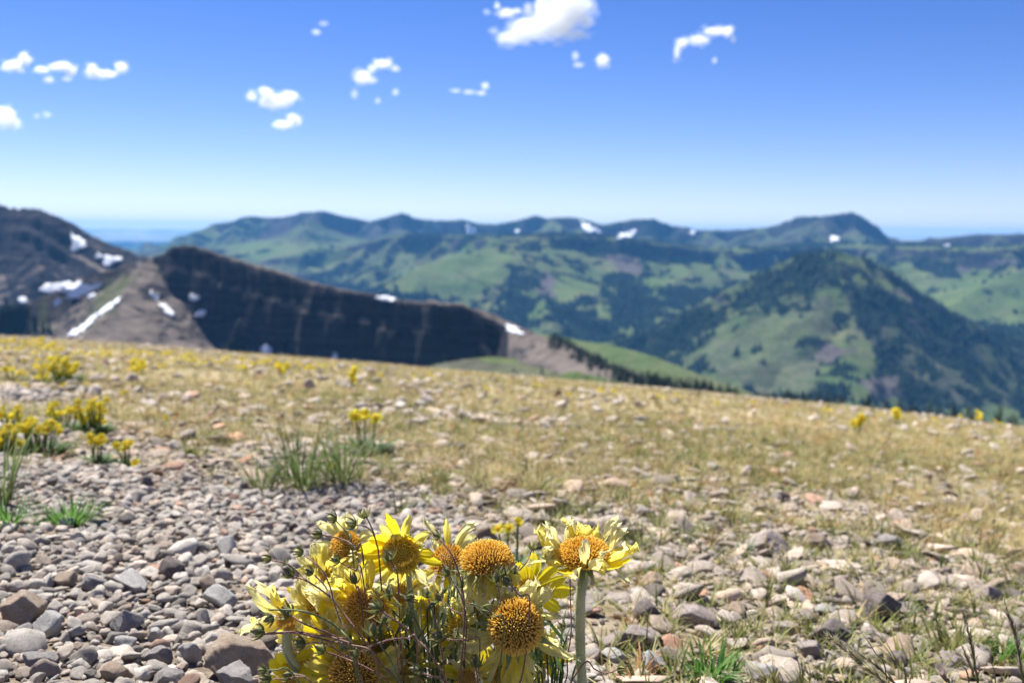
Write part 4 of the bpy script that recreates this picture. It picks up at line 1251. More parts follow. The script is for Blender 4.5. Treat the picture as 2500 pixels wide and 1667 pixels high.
# K: small between
sunflower('small ragged yellow sunflower tucked between the domed head and the large round head', 1165, 1478, .61, 30, (-.2, .3, .9), .5,
  ringp(15, 12, 1.7, 1.0, 10, 2, 121) + ringp(6, 0, 1.8, 1.0, -10, 1, 122, 180, 300),
  [(1160, 1540, .615), (1150, 1640, .62)], 11, None, .7, 'o', 9, 120, n_fl=240, root_off=(.0, .02))
sunflower('pale yellow ragged sunflower left of the large round head, low in the clump', 1120, 1530, .59, 24, (-.3, .2, .9), .5,
  ringp(15, 12, 2.0, 1.1, 10, 2, 131) + ringp(5, 0, 2.4, 1.2, -20, 1, 132, 200, 330),
  [(1120, 1600, .6)], 10, None, .7, 'y', 8, 130, n_fl=200, root_off=(.0, -.01))
# L: two fresh ones low left
sunflower('small fresh yellow sunflower low on the left, right of the thick bent stem', 745, 1607, .60, 17, (-.1, .2, 1), .6,
  [(85, 10, 2.9, 1.4, 0, 0), (120, 5, 2.4, 1.3, 10, 0), (160, 0, 2.6, 1.5, 0, 0), (200, 0, 2.9, 1.5, -20, 0), (240, 0, 2.4, 1.4, 10, 0), (-10, 10, 2.7, 1.4, 10, 0), (30, 8, 2.4, 1.3, 20, 0), (-45, 0, 2.4, 1.4, -20, 0), (-80, -5, 2.4, 1.3, -30, 0)],
  [(770, 1680, .605)], 9, None, .3, 'y', 7, 140, n_fl=160, root_off=(-.05, -.015))
sunflower('fresh yellow sunflower at the bottom edge under the two green buds on the left', 705, 1668, .595, 20, (-.1, .5, .8), .5,
  ringp(13, 8, 2.9, 1.5, 0, 0, 151), [(740, 1720, .60)], 9, None, .3, 'y', 7, 150, n_fl=160, root_off=(-.06, -.02))
# M: the messy ones at the bottom
sunflower('dark centred sunflower with drooping yellow petals at the bottom, below the large round head', 1200, 1640, .59, 26, (.0, -.1, 1), .5,
  ringp(12, 5, 2.0, 1.1, -20, 1, 161) + [(240, 0, 2.6, 1.2, 0, 0), (270, -5, 2.6, 1.2, 0, 0), (-50, 0, 2.4, 1.2, 0, 1)],
  [(1190, 1720, .6)], 11, None, .7, 'o', 8, 160, n_fl=220, root_off=(.01, -.02))
sunflower('low sunflower with pale flaring petals at the bottom centre of the clump', 990, 1625, .595, 26, (.1, .0, 1), .5,
  ringp(14, 10, 1.9, 1.1, 0, 2, 171) + ringp(5, 0, 2.3, 1.1, -20, 1, 172, 200, 340),
  [(1000, 1700, .6)], 11, None, .7, 'y', 8, 170, n_fl=200, root_off=(-.01, -.02))
sunflower('small orange centred sunflower at the bottom edge, left of the dark centred one', 1142, 1655, .575, 24, (-.1, .2, 1), .6,
  ringp(12, 0, 1.9, 1.0, 0, 1, 181), [(1140, 1720, .585)], 10, None, .5, 'o', 8, 180, n_fl=220, root_off=(.0, -.03))
sunflower('yellow sunflower glimpsed between the left petals and the brown orange disc', 800, 1420, .62, 22, (-.3, .1, .9), .5,
  ringp(15, 8, 2.9, 1.5, 0, 1, 191) + ringp(6, 0, 3.2, 1.6, -10, 2, 192, 90, 250), [(830, 1520, .62), (900, 1640, .62)], 10, None, .5, 'o', 8, 190, n_fl=200, root_off=(-.03, .02))


sunflower('ragged pale flower between the leftmost head and the brown orange disc', 770, 1490, .61, 22, (-.4, .1, .9), .5,
  ringp(14, 15, 3.0, 1.6, 10, 2, 211) + ringp(7, 5, 3.4, 1.6, 0, 1, 212, 60, 220), [(830, 1560, .61), (900, 1650, .61)], 10, None, .55, 'o', 8, 210, n_fl=200, root_off=(-.03, .01))
sunflower('wilted yellow flower hanging under the brown orange disc, left of the bottom centre', 930, 1570, .60, 24, (.1, -.4, .9), .5,
  ringp(13, 0, 2.4, 1.2, -10, 1, 221) + ringp(7, -8, 2.8, 1.3, -20, 0, 222, 200, 340), [(940, 1640, .605)], 10, None, .5, 'o', 8, 220, n_fl=200, root_off=(-.02, .0))
sunflower('yellow flower half hidden behind the tall reddish stalk, centre of the clump', 1060, 1500, .62, 24, (.2, .1, 1), .5,
  ringp(15, 10, 2.2, 1.2, 0, 1, 231), [(1060, 1600, .62)], 10, None, .5, 'y', 8, 230, n_fl=200, root_off=(-.0, .02))
sunflower('pale crumpled flower at the left of the bottom edge orange head', 800, 1560, .595, 22, (-.2, .0, 1), .5,
  ringp(14, 8, 2.6, 1.3, 0, 2, 241) + ringp(6, 0, 2.8, 1.3, 0, 0, 242, 100, 260), [(840, 1650, .60)], 10, None, .6, 'y', 8, 240, n_fl=200, root_off=(-.04, -.01))
sunflower('yellow flower low between the large round head and the tall stem', 1330, 1600, .62, 22, (.2, .1, 1), .5,
  ringp(12, 5, 2.1, 1.1, -10, 1, 251), [(1320, 1680, .62)], 9, None, .6, 'y', 8, 250, n_fl=180, root_off=(.04, .01))
sunflower('pale yellow flower deep in the clump below the topmost one', 985, 1450, .625, 24, (.0, .2, 1), .5,
  ringp(16, 10, 2.4, 1.3, 0, 2, 261) + ringp(6, 0, 2.6, 1.2, -10, 1, 262), [(990, 1560, .62)], 10, None, .5, 'o', 8, 260, n_fl=200, root_off=(-.01, .02))

# ------------------------------------------------------------------ bud stalks (dark red, nodding buds)
def bud(C, d, Rb, parent, kind, seed):
    """a closed bud: oval body with pointed sepals hugging it, opening in direction d"""
    r = random.Random(seed)
    Z_ = Vector(d).normalized(); X_ = Z_.orthogonal().normalized(); Y_ = Z_.cross(X_)
    M = Matrix((X_, Y_, Z_)).transposed()
    mb = MB(); vs = []; ts = []
    ns, nl = 10, 8
    for i in range(nl + 1):
        s = i / nl
        rr_ = Rb * math.sin(min(1, s * 1.06) * math.pi * .93) ** .75 * (1 - .58 * s) if 0 < s else Rb * .12
        for k in range(ns):
            an = k / ns * 6.2832
            w = 1 + .09 * math.cos(5 * an)
            vs.append(M @ Vector((rr_ * w * math.cos(an), rr_ * w * math.sin(an), (s * 2.5 - .1) * Rb)) + C); ts.append(s)
    fs = [(i * ns + k, i * ns + (k + 1) % ns, (i + 1) * ns + (k + 1) % ns, (i + 1) * ns + k) for i in range(nl) for k in range(ns)]
    mb.add(vs, fs, ts)
    b = mb.obj('bud', M_BUDY if kind == 'y' else M_BUD, parent)
    mb = MB()
    n = r.randint(7, 9)
    for k in range(n):
        an = k / n * 6.2832 + r.uniform(-.15, .15)
        o = Vector((math.cos(an), math.sin(an), 0))
        op = r.uniform(.1, .5) + (.35 if k % 2 else 0)
        p0 = M @ (o * Rb * .55 + Vector((0, 0, Rb * .05))) + C
        dd = M @ (o * (.75 + op) + Vector((0, 0, .8)))
        bend = M @ (-o * (1.1 - op * 1.3) + Vector((0, 0, .5)))
        blade(mb, p0, dd, Rb * r.uniform(2.2, 3.3), Rb * .72, bend, 5, fold=.5)
    mb.obj('sepals', M_SEPAL, b)
    mb = MB()
    for k in range(20):
        v_ = Vector((r.gauss(0, 1), r.gauss(0, 1), r.gauss(0, 1))).normalized()
        p = M @ (Vector((v_.x, v_.y, v_.z * 1.1 + .8)) * Rb * .98) + C
        q = M @ (Vector((v_.x * 1.45, v_.y * 1.45, v_.z * 1.4 + .95)) * Rb) + C
        s_ = (q - p).orthogonal().normalized() * Rb * .018
        mb.add([p - s_, p + s_, q], [(0, 1, 2)], .5)
    mb.obj('hairs', M_WOOL, b)

def cz(x, y):   # from the enlarged left crop to the 2500 px frame
    return 540 + x / 3.3583, 1200 + y / 3.3583
def cw(x, y):   # the right crop
    return 1040 + x / 3.3583, 1200 + y / 3.3583

STALKS = [
 ('reddish bud stalk curving up to the left, with five nodding buds over the gravel', .565, [
   [(1450, 1560), (1300, 1390), (1200, 1260), (1100, 1120), (1000, 990), (910, 880), (800, 790), (680, 720), (580, 690)],
   [(910, 880), (905, 820), (860, 700), (790, 600), (680, 520)], [(700, 725), (640, 670), (570, 610), (490, 575), (410, 560)], [(890, 850), (850, 770), (765, 682)], [(1010, 1130), (960, 1010), (915, 870)]],
   [((555, 665), 15, (-.6, .7), 'g'), ((640, 492), 13, (-1, .2), 'y'), ((378, 547), 12, (-1, .15), 'y'), ((727, 655), 12, (-.6, .5), 'g'), ((520, 580), 9, (-.2, 1), 'g')], 2.9),
 ('thin dark stalk with a pale yellowish bud, topmost of the clump', .60, [[(1300, 600), (1275, 430), (1240, 310), (1190, 205)], [(1262, 380), (1235, 325), (1180, 285), (1105, 270)]],
   [((1172, 185), 13, (-.1, 1), 'y'), ((1068, 262), 15, (-.6, .2), 'g')], 2.4),
 ('thin stalk ending in a small ragged yellow bud above the pale petals', .605, [[(1075, 470), (1050, 380), (1010, 310), (940, 238)]], [((915, 215), 13, (-1, .2), 'y')], 2.2),
 ('reddish stalk with a hairy bud pointing left, above the gravel and pale petals', .60, [[(1160, 520), (1110, 475), (1050, 415), (950, 378), (830, 355)]], [((790, 345), 14, (-1, .15), 'g')], 2.8),
 ('short stalk with a bud in front of the pale veined petals', .59, [[(1160, 690), (1100, 640), (1030, 610), (970, 575)], ], [((940, 558), 13, (-.8, .4), 'g')], 2.2),
 ('short stalk with one plump dark bud under the fresh left petals', .585, [[(1140, 860), (1110, 790), (1098, 750)]], [((1092, 715), 14, (0, 1), 'g')], 2.4),
 ('brown stalk with a pointed green bud in front of the topmost yellow disc', .575, [[(1450, 720), (1425, 640), (1395, 570)]], [((1372, 530), 15, (-.3, 1), 'g')], 2.6),
 ('stalk with a narrow pointed reddish bud below the topmost yellow disc', .575, [[(1700, 1300), (1640, 1150), (1560, 1010), (1470, 930), (1405, 860)], [(1690, 1280), (1620, 1100), (1560, 960), (1510, 870), (1440, 825)]], [((1378, 825), 13, (-.4, 1), 'g'), ((1545, 862), 13, (1, .1), 'g')], 2.5),
 ('upright stalk with a slender open bud, middle of the clump', .57, [[(1830, 1500), (1800, 1260), (1755, 1060), (1700, 880)]], [((1690, 835), 13, (-.1, 1), 'g')], 2.5),
 ('green stalk with a long tapering bud left of the domed head', .58, [[(2010, 1060), (1950, 1000), (1880, 955), (1815, 890)]], [((1785, 865), 13, (-.5, .8), 'g')], 2.3),
 ('tall dark red stalk with a pinkish bud, crossing in front of the pale orange head', .57, [[(1955, 1560), (1985, 1200), (1992, 920), (1975, 780), (1940, 640), (1880, 500), (1790, 390)], [(1990, 910), (1940, 800), (1878, 700)]], [((1765, 362), 12, (-.6, .6), 'g'), ((1848, 655), 15, (-.4, .8), 'g')], 3.0),
 ('pair of pinkish hairy stalks reaching far left to a dark purplish bud', .555, [[(1250, 1330), (1060, 1255), (900, 1225), (760, 1188), (640, 1158), (500, 1158), (350, 1168)], [(1060, 1240), (900, 1190), (760, 1172), (640, 1148), (500, 1150), (350, 1160)]], [((305, 1145), 18, (-1, .2), 'g')], 3.4),
 ('long pink hairy stalk arching left, its bud hanging beside the leftmost sunflower', .557, [[(1060, 1250), (960, 1120), (850, 1045), (700, 985), (560, 968), (390, 966)]], [((395, 1040), 14, (-.6, -.3), 'g')], 3.4),
 ('pinkish stalk carrying an upright spiky bud in front of the leftmost brown disc', .56, [[(1075, 1250), (960, 1195), (820, 1135), (680, 1080), (580, 1015)]], [((540, 985), 18, (-.5, .7), 'g')], 3.0),
 ('thin pink stalk with a dark drooping bud beside the thick bent stem', .56, [[(1100, 1400), (1000, 1335), (880, 1255), (760, 1232), (690, 1248)]], [((650, 1245), 15, (-1, 0), 'g')], 2.5),
 ('low reddish stalk running down right from a round bud over the fresh yellow flower', .562, [[(1370, 1560), (1280, 1490), (1150, 1420), (1000, 1360), (860, 1312)]], [((815, 1285), 16, (-1, .4), 'g')], 2.8),
 ('thick reddish stalk with a plump grey green bud in the very middle of the clump', .555, [[(1850, 1560), (1700, 1310), (1600, 1200), (1530, 1130), (1420, 1050), (1310, 975)]], [((1268, 945), 18, (-.8, .3), 'g')], 3.3),
 ('dark stalk topped by the largest open ribbed bud, over the brown orange disc', .55, [[(1420, 1440), (1310, 1260), (1262, 1180)]], [((1248, 1130), 19, (0, 1), 'g')], 2.9),
 ('stalk with a round green bud right of the largest ribbed bud', .565, [[(1420, 1200), (1380, 1120), (1355, 1080)]], [((1342, 1040), 15, (-.2, 1), 'g')], 2.3),
 ('curved pink stalk with a small round hairy bud near the bottom of the clump', .552, [[(1600, 1210), (1530, 1200), (1400, 1208), (1250, 1255), (1140, 1315)]], [((1095, 1330), 13, (-1, -.2), 'g')], 2.6),
 ('horizontal pink stalk with a dark bud pointing left, left of the large round head', .56, [[(2120, 1225), (2015, 1215), (1900, 1212), (1820, 1200)]], [((1770, 1185), 16, (-1, .2), 'g')], 2.6),
 ('short stalk with a dark round bud near the bottom edge, middle of the clump', .55, [[(1830, 1555), (1720, 1510), (1640, 1485)]], [((1600, 1460), 17, (-.8, .3), 'g')], 2.8),
 ('low straight stalk with a small spiky bud at lower left, upper one of the pair', .56, [[(560, 1462), (450, 1460), (370, 1462)]], [((340, 1462), 12, (-1, .1), 'g')], 2.2),
 ('two low buds side by side at the lower left over the bottom yellow flower', .563, [[(700, 1530), (520, 1530), (400, 1535)], [(690, 1515), (620, 1495), (570, 1492)]], [((370, 1530), 15, (-1, .1), 'g'), ((545, 1500), 13, (-1, 0), 'g')], 2.2),
]
STALKS_R = [
 ('thin brown stalk leaning right to a tiny yellowish bud, beside the tall sunflower', .59, [[(720, 700), (770, 640), (820, 580), (852, 520), (866, 480)]], [((873, 450), 10, (.1, 1), 'y')], 2.4),
 ('bushy green stalk with a cluster of open sepals right of the domed head', .575, [[(850, 920), (770, 850), (700, 775)], [(770, 850), (700, 770), (640, 700)], [(610, 920), (600, 820), (580, 740)]], [((665, 735), 15, (-.5, .6), 'g'), ((630, 650), 14, (.1, 1), 'g'), ((575, 705), 14, (0, 1), 'g'), ((720, 640), 12, (.4, .8), 'g')], 2.6),
 ('arched pink stalk with a dark bud just above the large round head', .565, [[(640, 1080), (560, 1010), (450, 945), (360, 915)]], [((488, 965), 13, (.6, -.2), 'g')], 2.3),
 ('low reddish stalk at right ending in a curled yellow bud over the stones', .60, [[(1300, 1400), (1380, 1450), (1450, 1480), (1510, 1480), (1560, 1460)]], [((1600, 1455), 13, (1, .1), 'y')], 2.2),
 ('stalk with a green bud between the domed neck and the red tall stalk', .575, [[(330, 1080), (300, 900), (290, 800)]], [((290, 750), 13, (.2, 1), 'g')], 2.2),
 ('green stalk with a tall pointed bud at the bottom, left of the dark centred sunflower', .56, [[(420, 1560), (415, 1480), (412, 1440)]], [((412, 1395), 15, (0, 1), 'g')], 2.6),
 ('thin reddish stalk beside the tall woolly stem, without an open flower', .605, [[(1140, 1560), (1160, 1350), (1190, 1150), (1185, 900), (1180, 720)]], [((1120, 1100), 9, (-.5, .8), 'g')], 2.2),
]
def stalk(i, label, depth, paths, buds, wpx, conv):
    rr = random.Random(3000 + i)
    jit = rr.uniform(-.008, .008)
    d0 = depth + jit
    base = Vector((CLUMP.x + rr.uniform(-.03, .03), CLUMP.y + rr.uniform(-.03, .0), 0)); base.z = float(ground(base.x, base.y)) - .003
    root = empty('bud_stalk', base, label, 'flower stalk', 'bud stalks rising through the flower clump')
    mb = MB(); hb = MB()
    tw = lambda p, dd: at(*conv(*p), dd) - base
    for k, pth in enumerate(paths):
        pts = [tw(p, d0 + .004 * math.sin(j * 1.7 + i)) for j, p in enumerate(pth)]
        if k == 0:
            u0, v0 = conv(*pth[0])
            low = at(u0 + (1085 - u0) * .18, max(v0 + 60, 1700), d0 + .012) - base
            pts = [Vector((0, 0, 0)), (Vector((0, 0, 0)) + low) * .5 + Vector((0, 0, .004)), low] + pts
        path = spline(pts, 8 * len(pts))
        w = .82 * wpx / FPX * depth * (1.0 if k == 0 else .8)
        tube(mb, path, lambda s: w * (1.15 - .35 * s), 7, 0 if k == 0 else .5, 1.0)
        hairs(hb, path, w, 160, .0009, i * 10 + k)
    st = mb.obj('stem', M_RED if i % 5 != 2 else M_GSTK, root)
    hb.obj('hairs', M_WOOL, st)
    for k, (p, r_, d, kind) in enumerate(buds):
        C = tw(p, d0)
        dd = cam_rot @ Vector((d[0], d[1], rr.uniform(-.2, .35)))
        Rb = r_ * .80 / FPX * depth
        bud(C - dd.normalized() * Rb, dd, Rb, root, kind, i * 20 + k)
    return root
for i, (lab, dep, pth, bds, w) in enumerate(STALKS): stalk(i, lab, dep, pth, bds, w, cz)
for i, (lab, dep, pth, bds, w) in enumerate(STALKS_R): stalk(40 + i, lab, dep, pth, bds, w, cw)

# ------------------------------------------------------------------ leaves of the clump
def leafy(label, spots, seed, mat, wpx=7, name='leafy_plant'):
    rr = random.Random(seed)
    base = Vector((at(spots[0][0], 1500, .61).x, .615 + rr.uniform(-.01, .02), 0)); base.z = float(ground(base.x, base.y)) - .003
    root = empty(name, base, label, 'plant', 'leaves at the foot of the flower clump')
    for (u, v, dep, u2, v2) in spots:
        p0 = at(u, v, dep) - base; p1 = at(u2, v2, dep + rr.uniform(-.01, .01)) - base
        d = p1 - p0
        mb = MB()
        side = cam_rot @ Vector((rr.uniform(-1, 1), -.6, .4))
        blade(mb, p0, d.normalized() - side * .3, d.length * 1.08, wpx * rr.uniform(.8, 1.5) / FPX * dep, side * .6, 8, fold=.4)
        tube(mb, spline([Vector((0, 0, 0)), p0 * .6 + Vector((0, 0, 0)), p0], 8), .0005, 5, 0, 0)
        mb.obj('leaf', mat, root)
rl = random.Random(77)
for gi, (lab, u0, u1, v0, v1, n, mt, wp) in enumerate([
   ('dark green narrow leaves under the middle of the clump', 960, 1160, 1560, 1700, 34, M_LEAF, 8),
   ('grey green leaves under the large round head', 1150, 1330, 1580, 1710, 26, M_LEAFW, 9),
   ('green strap leaves spreading right below the large round head', 1290, 1400, 1560, 1700, 18, M_LEAF, 9),
   ('grey green leaves left of the bottom, among the fresh yellow flowers', 720, 900, 1580, 1700, 24, M_LEAFW, 9),
   ('small green leaves between the buds, right of the brown orange disc', 930, 1080, 1460, 1600, 26, M_LEAF, 8),
   ('woolly leaves behind the domed head and the small ragged flower', 1060, 1260, 1430, 1560, 26, M_LEAFW, 8)]):
    sp = []
    for k in range(n):
        u = rl.uniform(u0, u1); v = rl.uniform(v0, v1); a = rl.gauss(90, 38); L = rl.uniform(45, 110)
        sp.append((u, v, rl.uniform(.585, .63), u + math.cos(R(a)) * L, v - math.sin(R(a)) * L))
    leafy(lab, sp, 400 + gi, mt, wp)
# bare green stems that fill the clump
for gi, (lab, us) in enumerate([('bundle of straight green stems below the topmost yellow disc', (985, 1100)), ('thin green stems between the domed head and the left flowers', (1040, 1190))]):
    rr = random.Random(50 + gi)
    base = CLUMP + Vector((rr.uniform(-.01, .01), .01, -.002))
    root = empty('slender_plant', base, lab, 'stems')
    for k in range(13):
        u = rr.uniform(*us); v = rr.uniform(1420, 1530)
        p = at(u, v, .6 + rr.uniform(0, .02)) - base
        q = at(u + (1070 - u) * .4, 1660, .605) - base
        mb = MB(); tube(mb, spline([Vector((rr.uniform(-.01, .01), 0, 0)), q, p], 14), lambda s: .0011 - .0004 * s, 7)
        mb.obj('stem', M_STEMG if k % 3 == 0 else M_GSTK, root)
# ================================================================== WILDFLOWERS OF THE MEADOW
M_YEL = petal_material('meadow_petal', (.92, .74, .03), (.95, .84, .04), (.96, .87, .10), .1)
m, nt, out = nodes('meadow_flower_centre'); principled(nt, out, (.82, .50, .04), .8, None, .2, .1); M_CEN = m
def small_head(seed, np_=11, open_=8):
    """a head of radius 1 facing +Z"""
    mb = MB(); r = random.Random(seed)
    for k in range(np_):
        vs, fs, ts, ws = petal_mesh(.75, .42, r.uniform(-40, 30), .12, .25, seed * 31 + k)
        a = 6.2832 * k / np_ + r.uniform(-.1, .1); e = R(open_ + r.uniform(-14, 14))
        ux = Vector((math.cos(a) * math.cos(e), math.sin(a) * math.cos(e), math.sin(e))); uy = Vector((-math.sin(a), math.cos(a), 0)); uz = ux.cross(uy)
        o0 = Vector((math.cos(a), math.sin(a), 0)) * .25
        mb.add([o0 + ux * p.x + uy * p.y + uz * p.z for p in vs], fs, ts, ws)
    pet = mb.mesh('petals', M_YEL)
    v, f = ico(2)
    mb = MB(); mb.add([Vector((p[0] * .26, p[1] * .26, p[2] * .18 + .05)) * (1 + .12 * r.random()) for p in v], f.tolist(), .8)
    for k in range(60):
        a = k * 2.4; rr_ = .24 * math.sqrt(k / 60)
        q = Vector((math.cos(a) * rr_, math.sin(a) * rr_, .30 - rr_ * .4))
        mb.add([q + Vector((-.025, 0, -.06)), q + Vector((.025, 0, -.06)), q + Vector((0, .02, .06))], [(0, 1, 2)], 1)
    cen = mb.mesh('centre', M_CEN)
    return pet, cen
HEADS = [small_head(s, 10 + s % 4, (8, 25, -10, 40)[s % 4]) for s in range(6)]
def put_head(root, loc, rad_, nrm, k):
    pet, cen = HEADS[k % 6]
    o = bpy.data.objects.new('flower_head', pet); COL.objects.link(o); o.parent = root
    o.location = loc; o.scale = (rad_,) * 3
    o.rotation_euler = Vector(nrm).to_track_quat('Z', 'Y').to_euler()
    c_ = bpy.data.objects.new('centre', cen); COL.objects.link(c_); c_.parent = o
    return o
DEPTHV = ray(FW / 2, FH / 2).normalized()

def flower_clump(label, u, v, su, sv, n, hpx, vb, seed, group, leaf=True, name='yellow_flowers', orange=0):
    g = ghit(u, vb); dep = g.dot(DEPTHV)
    rr = random.Random(seed)
    root = empty(name, g, label, 'wildflowers' if n > 1 else 'wildflower', group)
    mpx = dep / FPX
    mb = MB()
    if n > 3: n = int(n * 1.25)
    for k in range(n):
        hu = u + rr.uniform(-1.2, 1.2) * su; hv = v + rr.uniform(-1, 1) * (sv + 4)
        p = at(hu, hv, dep + rr.uniform(-1, 1) * su * mpx * .7) - g
        r = hpx * mpx * .64 * rr.uniform(.75, 1.15)
        nrm = Vector((rr.uniform(-.7, .7), rr.uniform(-1.6, -.3), 1))
        put_head(root, p, r, nrm, rr.randint(0, 99))
        foot = Vector((p.x * .45 + rr.uniform(-1, 1) * .006, p.y * .45, -.004))
        tube(mb, spline([foot, (foot + p) * .5 + Vector((0, 0, .004)), p], 7), r * .085 + .0004, 5)
    mb.obj('stem', M_GSTK, root)
    if leaf:
        mb = MB()
        w = max(su * mpx * 1.15, .012)
        hgt = max((vb - v) * mpx, .02)
        for k in range(int(34 + n * 9)):
            a = rr.random() * 6.283; d_ = math.sqrt(rr.random()) * w
            b = Vector((math.cos(a) * d_, math.sin(a) * d_ * .8, -.003))
            blade(mb, b, Vector((math.cos(a) * .7, math.sin(a) * .7, 1)), hgt * rr.uniform(.4, .95), max(.0028, hgt * .13), Vector((math.cos(a), math.sin(a), -.7)) * rr.uniform(.3, 1.2), 4, fold=.3)
        mb.obj('leaves', M_LEAF, root)
    return root

GA_ = 'yellow flower clumps on the left of the meadow'
flower_clump('broad dome shaped clump of yellow flowers near the left of the skyline', 140, 893, 44, 20, 26, 17, 935, 1, GA_)
flower_clump('flat row of small yellow flowers at the left edge near the skyline', 30, 905, 28, 6, 8, 14, 928, 2, GA_)
flower_clump('few low yellow flowers just below the dome shaped clump', 95, 924, 18, 5, 5, 13, 938, 3, GA_)
flower_clump('orange yellow flowers at the left edge above the brightest patch', 25, 1008, 26, 11, 10, 18, 1060, 4, GA_)
flower_clump('dense bright yellow flowers cut by the left edge of the photo', 18, 1062, 26, 20, 18, 20, 1108, 5, GA_)
flower_clump('flat topped bright yellow clump over vivid green leaves', 97, 1040, 42, 9, 20, 20, 1108, 6, GA_)
flower_clump('paler loose yellow flowers behind the flat topped clump', 155, 1003, 36, 18, 15, 17, 1050, 7, GA_)
flower_clump('two tiered yellow flower clump right of the paler loose ones', 225, 1002, 30, 26, 22, 18, 1056, 8, GA_)
flower_clump('small yellow flower cluster on dry turf above the dark upright stone', 236, 1077, 20, 9, 8, 18, 1130, 9, GA_)
flower_clump('small orange yellow cluster left of the single round flower', 302, 1087, 16, 8, 6, 18, 1135, 10, GA_)
flower_clump('single round yellow flower low above the gravel on the left', 331, 1130, 0, 0, 1, 22, 1150, 11, GA_, False, 'yellow_flower')
flower_clump('lone yellow flower in the turf between the left clumps and the grass tuft', 405, 1018, 0, 0, 1, 18, 1040, 12, GA_, False, 'yellow_flower')
flower_clump('single yellow flower standing inside the big green grass tuft', 807, 1134, 0, 0, 1, 16, 1180, 13, GA_, False, 'yellow_flower')
flower_clump('tall golden flowers with an orange centre right of the big grass tuft', 894, 1012, 26, 10, 5, 30, 1110, 14, GA_)
flower_clump('pale yellow flower just below the skyline above the golden ones', 855, 916, 9, 10, 3, 22, 952, 15, GA_, False)
flower_clump('yellow flower cluster at the skyline left of the middle', 687, 897, 12, 7, 5, 17, 925, 16, GA_, False)
flower_clump('two small yellow heads right behind the foreground flower clump', 1240, 1280, 24, 8, 4, 27, 1420, 17, GA_)
flower_clump('double yellow flower below the skyline on the right side', 2092, 1028, 12, 14, 4, 20, 1062, 18, GA_, False)
flower_clump('pale yellow wide flower at the skyline near the right edge', 2384, 1016, 14, 4, 3, 17, 1044, 19, GA_, False)
flower_clump('round pale yellow flower at the skyline, right side', 2186, 1012, 5, 8, 2, 18, 1040, 20, GA_, False)
flower_clump('pair of yellow flowers in the turf on the left, below the skyline', 335, 895, 16, 7, 5, 18, 925, 21, GA_, False)
def c3(x, y): return x / 3.136, 830 + y / 3.136
def c4(x, y): return 500 + x / 3.92, 860 + y / 3.92
def c6(x, y): return 1950 + x / 3.92, 930 + y / 3.92
dots = [c3(*p) for p in ((450, 70), (690, 100), (1000, 80), (1080, 95), (1150, 100), (1285, 90), (1400, 125), (1460, 110), (950, 400), (660, 330), (200, 340), (490, 340), (600, 95), (820, 105), (150, 60), (40, 60))]
dots += [c4(*p) for p in ((205, 45), (350, 60), (575, 85), (905, 100), (1085, 100), (1150, 125), (990, 145), (1240, 130), (1040, 140))]
dots += [c6(*p) for p in ((275, 265), (1545, 330), (1910, 390), (800, 310), (1300, 355), (1500, 240))]
dots += [(1053, 915), (1010, 917), (1188, 946), (1311, 936), (1468, 954), (1500, 954), (1651, 966), (1753, 982), (1837, 979), (2017, 998), (1610, 968), (930, 912), (1390, 962)]
rq = random.Random(31)
for _ in range(30):
    uu = rq.uniform(5, 620); dots.append((uu, float(np.interp(uu, [0, 160, 531, 700], [812, 836, 872, 888])) + abs(rq.gauss(0, 24))))
proto = None
rr = random.Random(12)
for k, (u, v) in enumerate(dots):
    vb = v + rr.uniform(14, 22)
    g = ghit(u, vb); dep = g.dot(DEPTHV)
    mpx = dep / FPX
    h = (vb - v) * mpx
    if proto is None:
        root = empty('meadow_flower', g, 'tiny yellow flower dotting the dry turf near the skyline', 'wildflower', 'tiny yellow flowers along the meadow skyline')
        for q in range(3):
            put_head(root, (rr.uniform(-.5, .5), rr.uniform(-.5, .5), 1 + rr.uniform(-.25, .25)), .33, (0, -.6, 1), q)
        mb = MB(); tube(mb, [Vector((0, 0, 0)), Vector((0.05, 0, .5)), Vector((0, 0, 1))], .03, 5)
        mb.obj('stem', M_GSTK, root)
        proto = root
    else:
        root = proto.copy(); COL.objects.link(root)
        for ch in list(proto.children):
            c_ = ch.copy(); COL.objects.link(c_); c_.parent = root
            for g2 in ch.children:
                d_ = g2.copy(); COL.objects.link(d_); d_.parent = c_
        root.location = g
    s = h * rr.uniform(.95, 1.15)
    root.scale = (s * rr.uniform(.8, 1.1), s, s)
    root.rotation_euler = (0, 0, rr.random() * 2)

# ------------------------------------------------------------------ grass tufts that stand out
def tuft(label, u, vb, wpx, hpx, n, mat, seed, spread=.5, bw=None, name='grass_tuft', cat='grass tuft'):
    g = ghit(u, vb); dep = g.dot(DEPTHV); mpx = dep / FPX
    rr = random.Random(seed)
    root = empty(name, g, label, cat)
    mb = MB()
    for k in range(n):
        a = rr.random() * 6.283; d_ = rr.random() * wpx * mpx * .42
        b = Vector((math.cos(a) * d_, math.sin(a) * d_ * .6, -.004))
        L = hpx * mpx * rr.uniform(.45, 1.15)
        o = Vector((math.cos(a), math.sin(a), 0))
        blade(mb, b, o * spread * rr.uniform(.1, 1) + Vector((0, 0, 1)), L, bw or max(.0026, wpx * mpx * .030), o * rr.uniform(0, 1.0) + Vector((rr.uniform(-.3, .3), 0, -rr.uniform(0, .8))), 6, fold=.35)
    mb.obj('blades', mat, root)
    mb = MB()
    for k in range(max(3, n // 5)):
        a = rr.random() * 6.283; o = Vector((math.cos(a), math.sin(a), 0))
        L = hpx * mpx * rr.uniform(.3, .9)
        blade(mb, o * wpx * mpx * .3 * rr.random(), o * .8 + Vector((0, 0, 1)), L, max(.0013, wpx * mpx * .014), o * .8 + Vector((0, 0, -1.3)), 6, fold=.3)
    mb.obj('dry_blades', M_DRYB, root)
    return root
